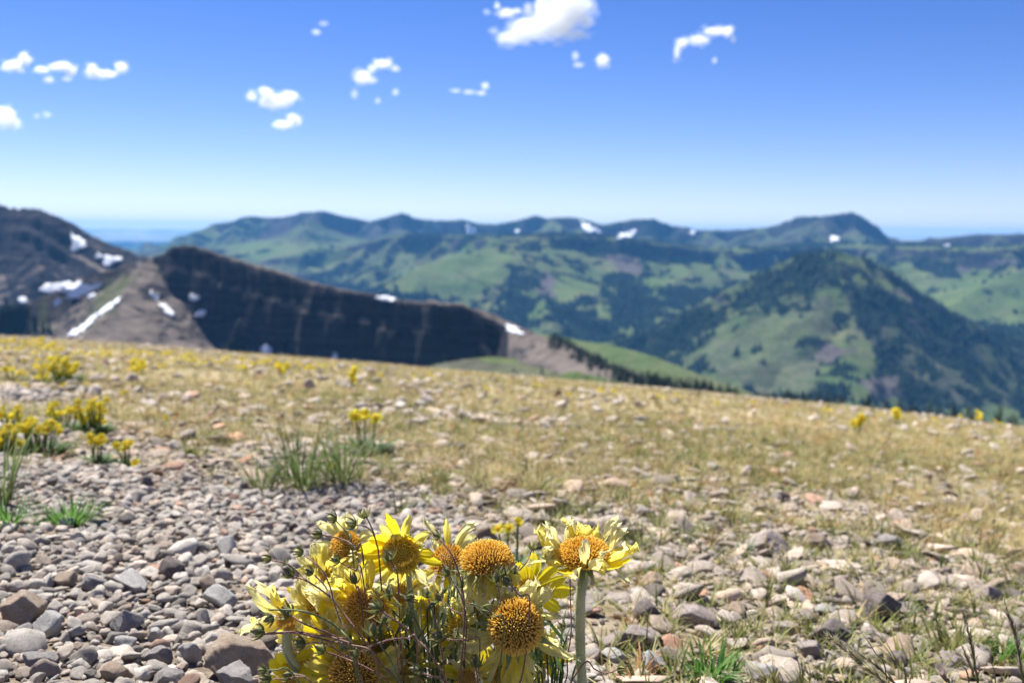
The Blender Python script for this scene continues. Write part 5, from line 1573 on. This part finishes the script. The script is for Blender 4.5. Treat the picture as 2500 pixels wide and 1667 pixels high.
M_DRYB = leaf_material('dry_blade', (.40, .34, .16), (.55, .48, .28), (.62, .56, .38), .35)
M_BRIGHT = leaf_material('bright_green_leaf', (.09, .19, .035), (.12, .27, .05), (.20, .34, .09), .4)
M_OLIVE = leaf_material('olive_blade', (.13, .15, .04), (.20, .22, .07), (.36, .32, .13), .4)
tuft('tall blade tuft at the left end of the big green grass tuft', 640, 1200, 80, 170, 44, M_TUFT, 1)
tuft('big green grass tuft with long dark blades, the tallest in the middle distance', 735, 1195, 130, 200, 95, M_TUFT, 2, .6)
tuft('right half of the long bladed green grass, beside the golden flowers', 835, 1185, 120, 195, 80, M_TUFT, 3, .5)
tuft('tall bluish grass blades cut by the left edge of the photo', 8, 1235, 60, 290, 26, M_TUFT, 4, .35)
tuft('short green grass at the left edge below the tall bluish blades', 15, 1290, 60, 110, 40, M_BRIGHT, 5, .6)
tuft('bright green feathery plant alone on the gravel at left', 172, 1282, 105, 95, 130, M_BRIGHT, 6, 1.1, .0026, 'green_plant', 'plant')
tuft('curving yellow green blades standing above the topmost yellow disc', 970, 1260, 40, 95, 14, M_OLIVE, 7, .5)
tuft('bright green cushion plant in the right hand turf', 1695, 1290, 70, 32, 120, M_BRIGHT, 8, 1.3, .002, 'green_plant', 'plant')
tuft('small pale green cushion plant in the turf right of the middle', 1506, 1215, 48, 22, 90, M_BRIGHT, 9, 1.3, .002, 'green_plant', 'plant')
tuft('green grass tuft in front of the long pale slab at lower right', 1730, 1655, 190, 100, 110, M_BRIGHT, 10, .7)
tuft('orange tipped dry grass left of the green tuft at lower right', 1640, 1650, 70, 120, 20, M_OLIVE, 11, .7)
tuft('olive grass patch right of the largest dark brown rock', 2330, 1585, 150, 100, 90, M_OLIVE, 12, .6)
tuft('green weed at the right edge behind the seed heads', 2440, 1610, 110, 90, 80, M_BRIGHT, 13, .8)
tuft('upright olive blades left of the dark wide fronted rock', 1800, 1560, 60, 110, 24, M_OLIVE, 14, .5)
tuft('olive tuft growing beside the orange tinted round stone', 1920, 1400, 80, 60, 50, M_OLIVE, 15, .7)
tuft('blades arching right of the tall sunflower stem over the smooth boulder', 1480, 1590, 60, 120, 12, M_OLIVE, 16, 1.0)
tuft('grass tuft behind the tall sunflower head, right of the dark hollow stone', 1545, 1330, 80, 70, 46, M_OLIVE, 17, .6)
tuft('fine grass growing left of the tall sunflower head', 1370, 1270, 70, 60, 40, M_OLIVE, 18, .6)
tuft('green grass spot between the dark flat stone and the skyline at right', 2200, 1170, 90, 45, 50, M_OLIVE, 19, .7)
tuft('thin twiggy tuft at the right, above the grey pink slab', 2385, 1400, 60, 90, 18, M_OLIVE, 20, .4)
tuft('green blades in front of the orange round stone', 1815, 1350, 40, 60, 18, M_BRIGHT, 21, .4)
tuft('dry yellow tuft left of the small dark lump in the distant turf', 1250, 1150, 80, 45, 44, M_OLIVE, 22, .7)
tuft('olive tuft on the left turf, between the lone flower and the upright stone', 470, 1110, 90, 55, 60, M_OLIVE, 23, .7)

# ------------------------------------------------------------------ seed heads in the lower right corner
M_SEED = leaf_material('seed_husk', (.34, .31, .14), (.55, .50, .28), (.74, .68, .52), .6)
M_SEEDP = leaf_material('purple_husk', (.22, .15, .12), (.38, .28, .25), (.60, .52, .46), .5)
def seed_grass(label, tip, pts, wpx, dep, seed, purple=.3, n=60, plume=.75):
    base = at(pts[-1][0] + 20, 1667, dep); base.z = float(ground(base.x, base.y + .01)) - .003
    root = empty('seed_grass', base, label, 'grass', 'grass seed heads in the lower right corner')
    P = [at(tip[0], tip[1], dep)] + [at(a, b, dep) for a, b in pts]
    P = [p - base for p in P] + [Vector((0, 0, 0))]
    path = spline(P[::-1], 60)
    mb = MB(); tube(mb, path, lambda s: .0007 * (1.3 - s), 6)
    st = mb.obj('stem', M_OLIVE, root)
    rr = random.Random(seed)
    fr = frames(path)
    mpx = dep / FPX
    mb = MB(); mp = MB()
    # the plume covers the upper part of what is in view
    zv = [p.z + base.z for p in path]
    for k in range(n):
        s = 1 - plume * (k / n) ** 1.0
        i = min(int(s * 59), 58)
        t, a, b = fr[i]
        an = rr.random() * 6.283
        o = a * math.cos(an) + b * math.sin(an)
        w = wpx * mpx * (.35 + .65 * min(1, (1 - s) / plume * 1.6))
        L = w * rr.uniform(1.3, 2.3)
        d_ = (t + o * rr.uniform(.15, .5)).normalized()
        q = path[i] + o * w * .08
        tgt = mp if rr.random() < purple else mb
        for j in range(3):
            oo = Vector((rr.gauss(0, .10), rr.gauss(0, .10), rr.gauss(0, .10)))
            blade(tgt, q, d_ + oo, L * rr.uniform(.7, 1.05), w * .16, o * rr.uniform(-.25, .25), 5, fold=.9)
        # awn
        tip_ = q + d_ * L * 1.35 + o * L * .1
        sd = d_.orthogonal().normalized() * .00012
        tgt.add([q + d_ * L * .7 - sd, q + d_ * L * .7 + sd, tip_], [(0, 1, 2)], 1.0)
    mb.obj('spikelets', M_SEED, root)
    if mp.v: mp.obj('purple_spikelets', M_SEEDP, root)
seed_grass('thick feathery seed head leaning left in the lower right corner', (2020, 1547), [(2060, 1582), (2110, 1622), (2165, 1668), (2215, 1715)], 22, .60, 1, .2, 90, .62)
seed_grass('second feathery seed head close above the leaning thick one', (2040, 1555), [(2090, 1590), (2140, 1625), (2190, 1672), (2225, 1710)], 16, .61, 2, .3, 60, .6)
seed_grass('upright slender seed head, middle one of the lower right corner', (2350, 1486), [(2360, 1530), (2371, 1570), (2381, 1630), (2388, 1690)], 15, .61, 3, .25, 70, .6)
seed_grass('short upright seed head tucked left of the slender upright one', (2348, 1575), [(2362, 1610), (2378, 1650), (2390, 1700)], 14, .61, 4, .5, 40, .55)
seed_grass('purple tinged seed head nearest the right edge', (2450, 1461), [(2462, 1500), (2474, 1535), (2488, 1600), (2499, 1670), (2505, 1710)], 16, .61, 5, .6, 80, .62)
seed_grass('dark purple bristly bud of grass at the bottom edge, between the seed heads', (2303, 1640), [(2310, 1662), (2318, 1690)], 22, .60, 6, 1.0, 40, .35)
def spike(label, pts, dep, wpx=5):
    base = at(pts[-1][0] + 15, 1667, dep); base.z = float(ground(base.x, base.y)) - .003
    root = empty('wild_grass_spike', base, label, 'grass')
    P = [Vector((0, 0, 0))] + [at(a, b, dep) - base for a, b in pts[::-1]]
    path = spline(P, 24)
    mb = MB(); tube(mb, path, lambda s: wpx / FPX * dep * .5 * (1.05 - s), 6, 0, 1)
    mb.obj('blade', M_OLIVE, root)
spike('long thin brown spike rising right of the leaning thick seed head', [(2135, 1524), (2165, 1570), (2195, 1625), (2214, 1680)], .60, 5)
spike('fine tip crossing over the leaning thick seed head', [(2058, 1503), (2100, 1540), (2135, 1590), (2165, 1660)], .605, 4)
spike('dark slanting spike left of the slender upright seed head', [(2301, 1582), (2330, 1620), (2366, 1670)], .60, 5)
spike('thin straight spike right of the slender upright seed head', [(2413, 1580), (2422, 1620), (2430, 1680)], .61, 4)
spike('short spike at the very right edge of the photo', [(2490, 1475), (2510, 1530), (2530, 1640)], .61, 5)

# ================================================================== TREES
M_NEEDLE = leaf_material('conifer_needles', (.018, .035, .018), (.025, .05, .022), (.035, .065, .03), .1)
m, nt, out = nodes('conifer_bark'); principled(nt, out, (.10, .07, .05), .95); M_BARK = m
def conifer_meshes(seed, layers=13, per=13):
    r = random.Random(seed)
    tr = MB(); tube(tr, [Vector((0, 0, 0)), Vector((.005, 0, .5)), Vector((0, 0, .97))], lambda s: .022 * (1 - s * .9), 7)
    cr = MB()
    for i in range(layers):
        s = i / (layers - 1)
        z = .10 + .86 * s
        rad_ = (.20 * (1 - s) ** .85 + .015) * r.uniform(.8, 1.15)
        for k in range(per):
            a = r.random() * 6.283
            o = Vector((math.cos(a), math.sin(a), 0)); sd = Vector((-math.sin(a), math.cos(a), 0))
            L = rad_ * r.uniform(.65, 1.2); zz = z + r.uniform(-.03, .03)
            p0 = Vector((0, 0, zz)); p1 = o * L * .55 + Vector((0, 0, zz - L * .1)); p2 = o * L + Vector((0, 0, zz - L * .38))
            w = L * .30
            cr.add([p0, p1 - sd * w + Vector((0, 0, -.02)), p1 + sd * w + Vector((0, 0, -.02)), p2, p1 + Vector((0, 0, .012))], [(0, 1, 4), (0, 4, 2), (1, 3, 4), (4, 3, 2)], r.random())
    return tr.mesh('trunk', M_BARK), cr.mesh('crown', M_NEEDLE, False)
src_trees = bpy.data.collections.new('conifer_shapes')
CON = [conifer_meshes(s) for s in range(4)]
for k in range(4):
    tr, cr = CON[k]
    o = bpy.data.objects.new('conifer_shape', cr); src_trees.objects.link(o)
def down(x, y):
    h = TB.ray_cast(Vector((x, y, 3000)), Vector((0, 0, -1)))
    return h[0]
# the belt of conifers under the meadow on the right, and the clump on the left
pts = []; hs = []
rr = random.Random(3)
def belt(crest, n, spread, hmin, hmax, off=0):
    c = [Vector(P3(*q)) for q in crest]
    seg = [(b - a).length for a, b in zip(c[:-1], c[1:])]
    for _ in range(n):
        i = rr.choices(range(len(seg)), seg)[0]
        p = c[i].lerp(c[i + 1], rr.random())
        to = Vector((p.x, p.y, 0)).normalized()
        q = p + to * (rr.gauss(0, 1) * spread + off)
        g = down(q.x, q.y)
        if g: pts.append(g); hs.append(rr.uniform(hmin, hmax))
belt(RG['bench']['crest'][1:-1], 520, 16, 5, 11, 16)
belt([(1340, 830, 920), (1393, 858, 870), (1489, 906, 790), (1580, 945, 730), (1700, 975, 670)], 260, 14, 6, 10, 12)
belt([(1560, 925, 610), (1640, 945, 590), (1800, 975, 555)], 200, 22, 7, 12, -4)
for _ in range(230):
    u = rr.uniform(-40, 135); v = rr.uniform(740, 815)
    if v < 742 + max(0, u - 45) * .75 + 8 * math.sin(u * .35) + rr.uniform(0, 14): continue
    h, n_ = thit(u, v + 10)
    if h: pts.append(h); hs.append(rr.uniform(14, 26) * h.length / 2000)
for _ in range(60):
    u = rr.uniform(500, 640); v = rr.uniform(830, 872)
    if abs(u - 570 - (v - 850)) > 34: continue
    h, n_ = thit(u, v)
    if h: pts.append(h); hs.append(rr.uniform(5, 9))
n = len(pts)
P = np.array([p[:] for p in pts]); P[:, 2] -= .3
s = np.array(hs)[:, None] * np.stack([np.ones(n) * 1.1, np.ones(n) * 1.1, np.ones(n)], 1)
o = instancer('conifer_forest', src_trees, P, np.stack([np.zeros(n), np.zeros(n), rng.uniform(0, 6.28, n)], 1), s, rng.integers(0, 4, n), np.ones((n, 4)))
tag(o, kind='stuff')
# far forest: tree by tree on the wooded slopes
src_far = bpy.data.collections.new('far_conifer_shapes')
for k in range(3):
    r = random.Random(k); mb = MB()
    for (z0, z1, rd) in ((0.05, .6, .24), (.35, .85, .17), (.6, 1.0, .10)):
        ring = [Vector((math.cos(a) * rd * r.uniform(.8, 1.2), math.sin(a) * rd * r.uniform(.8, 1.2), z0 + r.uniform(-.04, .04))) for a in np.linspace(0, 6.283, 7)[:-1]]
        mb.add(ring + [Vector((0, 0, z1))], [(i, (i + 1) % 6, 6) for i in range(6)], .5)
    src_far.objects.link(bpy.data.objects.new('far_conifer_shape', mb.mesh('far_conifer_shape', M_NEEDLE, False)))
area = RR * np.gradient(AA, axis=1) * np.gradient(RR, axis=0)
wgt = np.clip(forest - .35, 0, 1) * (RR > 2500) * (RR < 7500) * area * (np.abs(AA) < R(30))
wgt = wgt.ravel() / wgt.sum()
ch = rng.choice(wgt.size, 42000, p=wgt)
P = TV.reshape(-1, 3)[ch] + rng.uniform(-1, 1, (42000, 3)) * np.array([8, 10, 0])
P[:, 2] -= 2
hh_ = rng.uniform(13, 24, 42000)
s = hh_[:, None] * np.array([1.3, 1.3, 1.0])
o = instancer('far_forest', src_far, P, np.stack([np.zeros(42000), np.zeros(42000), rng.uniform(0, 6.28, 42000)], 1), s, rng.integers(0, 3, 42000), np.ones((42000, 4)))
tag(o, kind='stuff')
# a few trees that stand apart
def tree(label, u, v, hpx, k):
    h, n_ = thit(u, v)
    if h is None: return
    tr, cr = CON[k % 4]
    root = empty('pine_tree', h - Vector((0, 0, .2)), label, 'tree', 'dark conifers standing apart on the slope beyond the meadow')
    root.scale = (hpx / FPX * h.dot(DEPTHV),) * 3
    meshobj('trunk', tr, root); meshobj('crown', cr, root)
tree('dark conifer standing alone on the grassy slope under the cliff end', 1322, 912, 26, 0)
tree('small conifer left of the tallest lone tree under the cliff end', 1254, 908, 17, 1)
tree('short conifer low between the lone trees, nearest the meadow edge', 1292, 930, 16, 2)
tree('conifer on the grey slope right of the lone trees', 1402, 935, 22, 3)
tree('conifer right beside the start of the dark tree belt', 1432, 938, 24, 0)

# ================================================================== SNOW
m, nt, out = nodes('old_snow')
n_ = noise(nt, .06, 4, .6, N(nt, 'ShaderNodeNewGeometry').outputs['Position'])
principled(nt, out, ramp(nt, n_, [(.35, (.62, .64, .68)), (.6, (.84, .86, .90))]), .6, None, .2)
M_SNOW = m
def ell(u, v, a, b, n=12): return [(u + a * math.cos(i * 6.283 / n), v + b * math.sin(i * 6.283 / n)) for i in range(n)]
def snow(label, poly, step=2.0, lift=2.0):
    us = [p[0] for p in poly]; vs_ = [p[1] for p in poly]
    U0, U1, V0, V1 = min(us) - 3, max(us) + 3, min(vs_) - 3, max(vs_) + 3
    nu, nv = int((U1 - U0) / step) + 2, int((V1 - V0) / step) + 2
    idx = {}; V_ = []; F_ = []
    for j in range(nv):
        for i in range(nu):
            u, v = U0 + i * step, V0 + j * step
            wu_ = u + 9 * float(fbm(np.array(u / 14.), np.array(v / 9.), 3, 3)); wv_ = v + 6 * float(fbm(np.array(u / 12. + 9), np.array(v / 8.), 4, 3))
            if not bool(inpoly(np.array([wu_]), np.array([wv_]), poly)[0]): continue
            h, n_ = thit(u, v)
            if h is None: continue
            if n_.z < 0: n_ = -n_
            up = (n_ + Vector((0, 0, .5))).normalized()
            idx[(i, j)] = len(V_); V_.append(tuple(h + up * lift * (h.length / 1500) ** .5))
    med = np.median([Vector(v).length for v in V_]) if V_ else 1
    for (i, j), a in idx.items():
        q = [idx.get((i, j)), idx.get((i + 1, j)), idx.get((i + 1, j + 1)), idx.get((i, j + 1))]
        if None in q: continue
        ls = [Vector(V_[x]).length for x in q]
        if max(ls) - min(ls) > .06 * med: continue
        F_.append(tuple(q[::-1]))
    if not F_: print('snow: nothing for', label); return
    mb = MB(); mb.add(V_, F_, 0)
    o = mb.obj('snow_patch', M_SNOW)
    md = o.modifiers.new('thickness', 'SOLIDIFY'); md.thickness = lift * 1.5; md.offset = -1
    tag(o, label, 'snow patch', 'snow patches left on the mountains')
snow('white triangular snow patch high on the left mountain', [(174, 566), (190, 576), (211, 594), (203, 607), (176, 616)])
snow('ragged snow patch on the saddle below the triangular one', [(231, 617), (244, 622), (262, 626), (298, 630), (296, 638), (275, 645), (268, 653), (250, 649), (254, 636), (236, 630)])
snow('largest spreading snowfield at the foot of the left mountain', [(92, 711), (111, 693), (153, 692), (199, 688), (222, 698), (251, 688), (249, 700), (222, 715), (191, 730), (157, 732), (160, 714), (115, 717)])
snow('small round snow patch left under the large snowfield', ell(57, 735, 12, 9))
snow('small snow patch under the middle of the large snowfield', ell(138, 740, 13, 8))
snow('little snow patch at the lower right of the large snowfield', ell(222, 724, 11, 6))
snow('long diagonal snow stripe running down beside the cliff ridge', [(161, 824), (180, 806), (214, 786), (241, 764), (270, 742), (297, 723), (294, 739), (240, 778), (215, 800), (186, 822)])
snow('upper bluish snow streak in the shade of the dark cliff', [(364, 709), (390, 722), (385, 737), (367, 724)])
snow('lower slanting bluish snow streak in the shade of the dark cliff', [(383, 735), (405, 748), (427, 766), (420, 780), (400, 758)])
snow('flat snow fleck in the middle of the dark cliff', ell(473, 729, 14, 7))
snow('round snow fleck below the flat one on the dark cliff', ell(495, 768, 13, 10))
snow('bluish snow fleck low on the dark cliff above the meadow', ell(650, 852, 12, 12))
snow('faint snow fleck low on the dark cliff, right of the bluish one', ell(818, 871, 8, 8))
snow('thin snow strip on top of the cliff ridge', [(920, 725), (940, 724), (966, 729), (968, 738), (925, 733)], 1.5, 2)
snow('oval snow patch at the right end of the cliff ridge', [(1230, 792), (1245, 794), (1266, 805), (1284, 817), (1278, 822), (1255, 816), (1238, 808)])
snow('bright snow patch on the far range, left of the middle', [(1135, 551), (1150, 553), (1163, 566), (1160, 575), (1140, 574)], 1.5, 5)
snow('slanting snow strip on the far range near the middle peak', [(1412, 540), (1428, 541), (1443, 556), (1470, 566), (1462, 571), (1430, 569)], 1.5, 5)
snow('snow patch on the far range under the dark middle peak', [(1510, 573), (1535, 569), (1552, 563), (1548, 578), (1530, 586), (1512, 586)], 1.5, 5)
snow('tiny snow dot on the far range between the two larger patches', ell(1263, 567, 8, 5), 1.5, 5)
snow('small snow spot below the highest far summit', ell(2035, 585, 11, 9), 1.5, 5)
snow('small snow fleck on the plateau at the right', ell(2312, 603, 9, 5), 1.5, 5)
snow('tiny snow fleck on the far shoulder right of the dark middle peak', ell(1692, 571, 7, 7), 1.5, 5)

# ================================================================== CLOUDS
def cloud_material(dens):
    m, nt, out = nodes('cloud_vapour')
    pv = N(nt, 'ShaderNodeVolumePrincipled')
    pv.inputs['Color'].default_value = (.995, .997, 1, 1)
    pv.inputs['Density'].default_value = dens
    pv.inputs['Anisotropy'].default_value = .45
    nt.links.new(pv.outputs[0], out.inputs['Volume'])
    return m
cv, cf = ico(2)
def cloud(label, blobs, seed, faint=0.0, alt=2300):
    r = np.random.default_rng(seed)
    blobs = [(u, v, a * 1.1, b * 1.12) for u, v, a, b in blobs]
    v0 = np.mean([b[1] for b in blobs])
    el = max(.07, (575 - v0) / FPX)
    dep = min(alt / el, 22000)
    k_ = dep / FPX
    VV = []; FF = []; off = 0
    for (u, v, a, b) in blobs:
        nz = 1 + .35 * fbm(cv[:, 0] * 2.1 + u, cv[:, 1] * 2.1 + cv[:, 2] * 1.3, seed + 50, 3)[:, None]
        VV.append(cv * nz * np.array([a * .8, min(a, b) * .8, b * .78]) * k_ + np.array(at(u, v, dep))); FF.append(cf + off); off += len(cv)
        n = int(22 + a * b / 9)
        for k in range(n):
            q = r.normal(size=3); q /= np.linalg.norm(q); q *= r.random() ** .5
            uu, v2 = u + q[0] * a * .85, v + q[1] * b * .8
            c_ = np.array(at(uu, v2, dep)) + np.array([0, q[2] * min(a, b) * .7 * k_, 0])
            rad_ = min(a, b) * r.uniform(.14, .36) * k_
            nz = 1 + .5 * fbm(cv[:, 0] * 1.9 + k, cv[:, 1] * 1.9 + cv[:, 2] * 1.3, seed + k, 3)[:, None]
            VV.append(cv * nz * rad_ + c_); FF.append(cf + off); off += len(cv)
    small = min(min(b[2], b[3]) for b in blobs)
    thick = (np.mean([min(b[2], b[3]) for b in blobs]) + max(min(b[2], b[3]) for b in blobs)) * (1.0 if small > 7.5 else .8) * k_
    tau = 2.1 * max(.10, 1 - faint * 4.0)
    cen = np.mean(np.concatenate(VV), axis=0)
    me = npmesh('cloud', np.concatenate(VV) - cen, np.concatenate(FF), cloud_material(tau / thick))
    o = meshobj('cloud', me, loc=cen)
    rm = o.modifiers.new('merge', 'REMESH'); rm.mode = 'VOXEL'; rm.voxel_size = max(small * .14, 1.2) * k_
    tag(o, label, 'cloud', 'small fair weather clouds')
    WV = []; WF = []; off = 0
    for (u, v, a, b) in blobs:
        for k in range(int(16 + a * b / 14)):
            q = r.normal(size=3); q /= np.linalg.norm(q); q *= r.uniform(.7, 1.25)
            c_ = np.array(at(u + q[0] * a, v + q[1] * b, dep)) + np.array([0, q[2] * min(a, b) * k_, 0])
            rad_ = min(a, b) * r.uniform(.16, .40) * k_
            nz = 1 + .7 * fbm(cv[:, 0] * 1.9 + k, cv[:, 1] * 1.9 + cv[:, 2] * 1.3, seed + k + 7, 3)[:, None]
            WV.append(cv * nz * rad_ * np.array([1.5, 1, .8]) + c_); WF.append(cf + off); off += len(cv)
    me = npmesh('wisps', np.concatenate(WV) - cen, np.concatenate(WF), cloud_material(.55 * max(.3, 1 - faint * 3) / thick))
    w_ = meshobj('wisps', me, o)
    rm = w_.modifiers.new('merge', 'REMESH'); rm.mode = 'VOXEL'; rm.voxel_size = max(small * .14, 1.2) * k_
cloud('largest white cloud, cut by the top edge of the photo', [(1250, 92, 38, 18), (1300, 72, 52, 26), (1355, 50, 48, 38), (1400, 18, 36, 36), (1432, 55, 16, 18), (1408, 86, 34, 13), (1228, 98, 20, 10), (1280, 104, 20, 9), (1385, -10, 42, 22), (1362, 108, 14, 8)], 1)
cloud('small ragged cloud left of the largest cloud', [(1236, 33, 24, 11), (1214, 15, 7, 11), (1262, 28, 12, 7)], 2)
cloud('wispy cloud at the top edge beside the largest cloud', [(1320, 12, 16, 18), (1288, 20, 10, 14)], 3, .12)
cloud('faint puff at the far left of the largest cloud', [(1188, 30, 10, 7), (1205, 76, 12, 8)], 4, .2)
cloud('arched cloud at upper right', [(1655, 126, 10, 20), (1666, 105, 16, 12), (1708, 98, 24, 13), (1745, 77, 32, 11), (1778, 77, 13, 13), (1790, 98, 6, 8)], 5, .02)
cloud('tiny puff below the arched cloud', [(1745, 148, 6, 8)], 6, .15)
cloud('round puff below the largest cloud', [(1472, 150, 14, 17), (1484, 162, 6, 7)], 7, .04)
cloud('small triangular puff left of the round one', [(1412, 159, 14, 7), (1405, 137, 8, 11)], 8, .1)
cloud('arched white cloud left of the middle', [(886, 189, 19, 17), (935, 156, 26, 13), (908, 168, 12, 9), (965, 168, 12, 8), (905, 196, 16, 9)], 9)
cloud('faint tall puff under the arched white cloud, on its left', [(866, 230, 8, 12)], 10, .18)
cloud('tiny puff under the arched white cloud', [(923, 246, 7, 7)], 11, .15)
cloud('tiny puff under the arched white cloud, on its right', [(966, 226, 8, 8)], 12, .12)
cloud('broad white cloud with a puff on its left, upper one of the stacked pair', [(615, 236, 12, 13), (650, 225, 20, 13), (675, 247, 44, 17), (708, 236, 20, 14)], 13)
cloud('lower small cloud of the stacked pair', [(690, 305, 28, 11), (715, 290, 12, 14), (728, 298, 9, 12)], 14)
cloud('leftmost cloud of the row at the left edge', [(32, 160, 26, 12), (61, 145, 14, 14), (16, 168, 15, 7), (50, 174, 10, 6)], 15)
cloud('middle cloud of the row at left with small puffs below', [(102, 171, 20, 9), (150, 163, 30, 11), (174, 175, 14, 11), (118, 195, 12, 8), (165, 193, 14, 6)], 16)
cloud('right cloud of the row at left, with two peaks', [(224, 170, 13, 16), (250, 181, 44, 11), (296, 166, 14, 14), (240, 186, 30, 8)], 17)
cloud('cloud cut by the left edge, below the row', [(8, 284, 32, 22), (34, 303, 15, 14)], 18, .03)
cloud('two faint wisps right of the cloud cut by the left edge', [(90, 284, 9, 6), (114, 281, 8, 8)], 19, .2)
cloud('small faint cloud left of the top middle', [(772, 79, 13, 7), (790, 58, 13, 6)], 20, .18)
cloud('thin pale cloud right of the middle arched one', [(1145, 225, 18, 6), (1175, 228, 14, 6), (1184, 210, 9, 9), (1112, 222, 14, 5)], 21, .12)
# ================================================================== HAZE
def box_obj(name, lo, hi, mat):
    mb = MB()
    x0, y0, z0 = lo; x1, y1, z1 = hi
    vs = [(x0, y0, z0), (x1, y0, z0), (x1, y1, z0), (x0, y1, z0), (x0, y0, z1), (x1, y0, z1), (x1, y1, z1), (x0, y1, z1)]
    mb.add(vs, [(0, 3, 2, 1), (4, 5, 6, 7), (0, 1, 5, 4), (1, 2, 6, 5), (2, 3, 7, 6), (3, 0, 4, 7)])
    return mb.obj(name, mat, smooth=False)
m, nt, out = nodes('haze_air')
pv = N(nt, 'ShaderNodeVolumePrincipled')
pv.inputs['Color'].default_value = (.15, .47, 1.0, 1)
pv.inputs['Density'].default_value = HAZE
pv.inputs['Anisotropy'].default_value = 0.15
nt.links.new(pv.outputs[0], out.inputs['Volume'])
zmax = max(float(Z.max()), 60) + 40
zmin = float(min(Z.min(), -1000)) - 400
tag(box_obj('haze', (-26000, -900, zmin), (26000, 34000, zmax), m), kind='stuff')
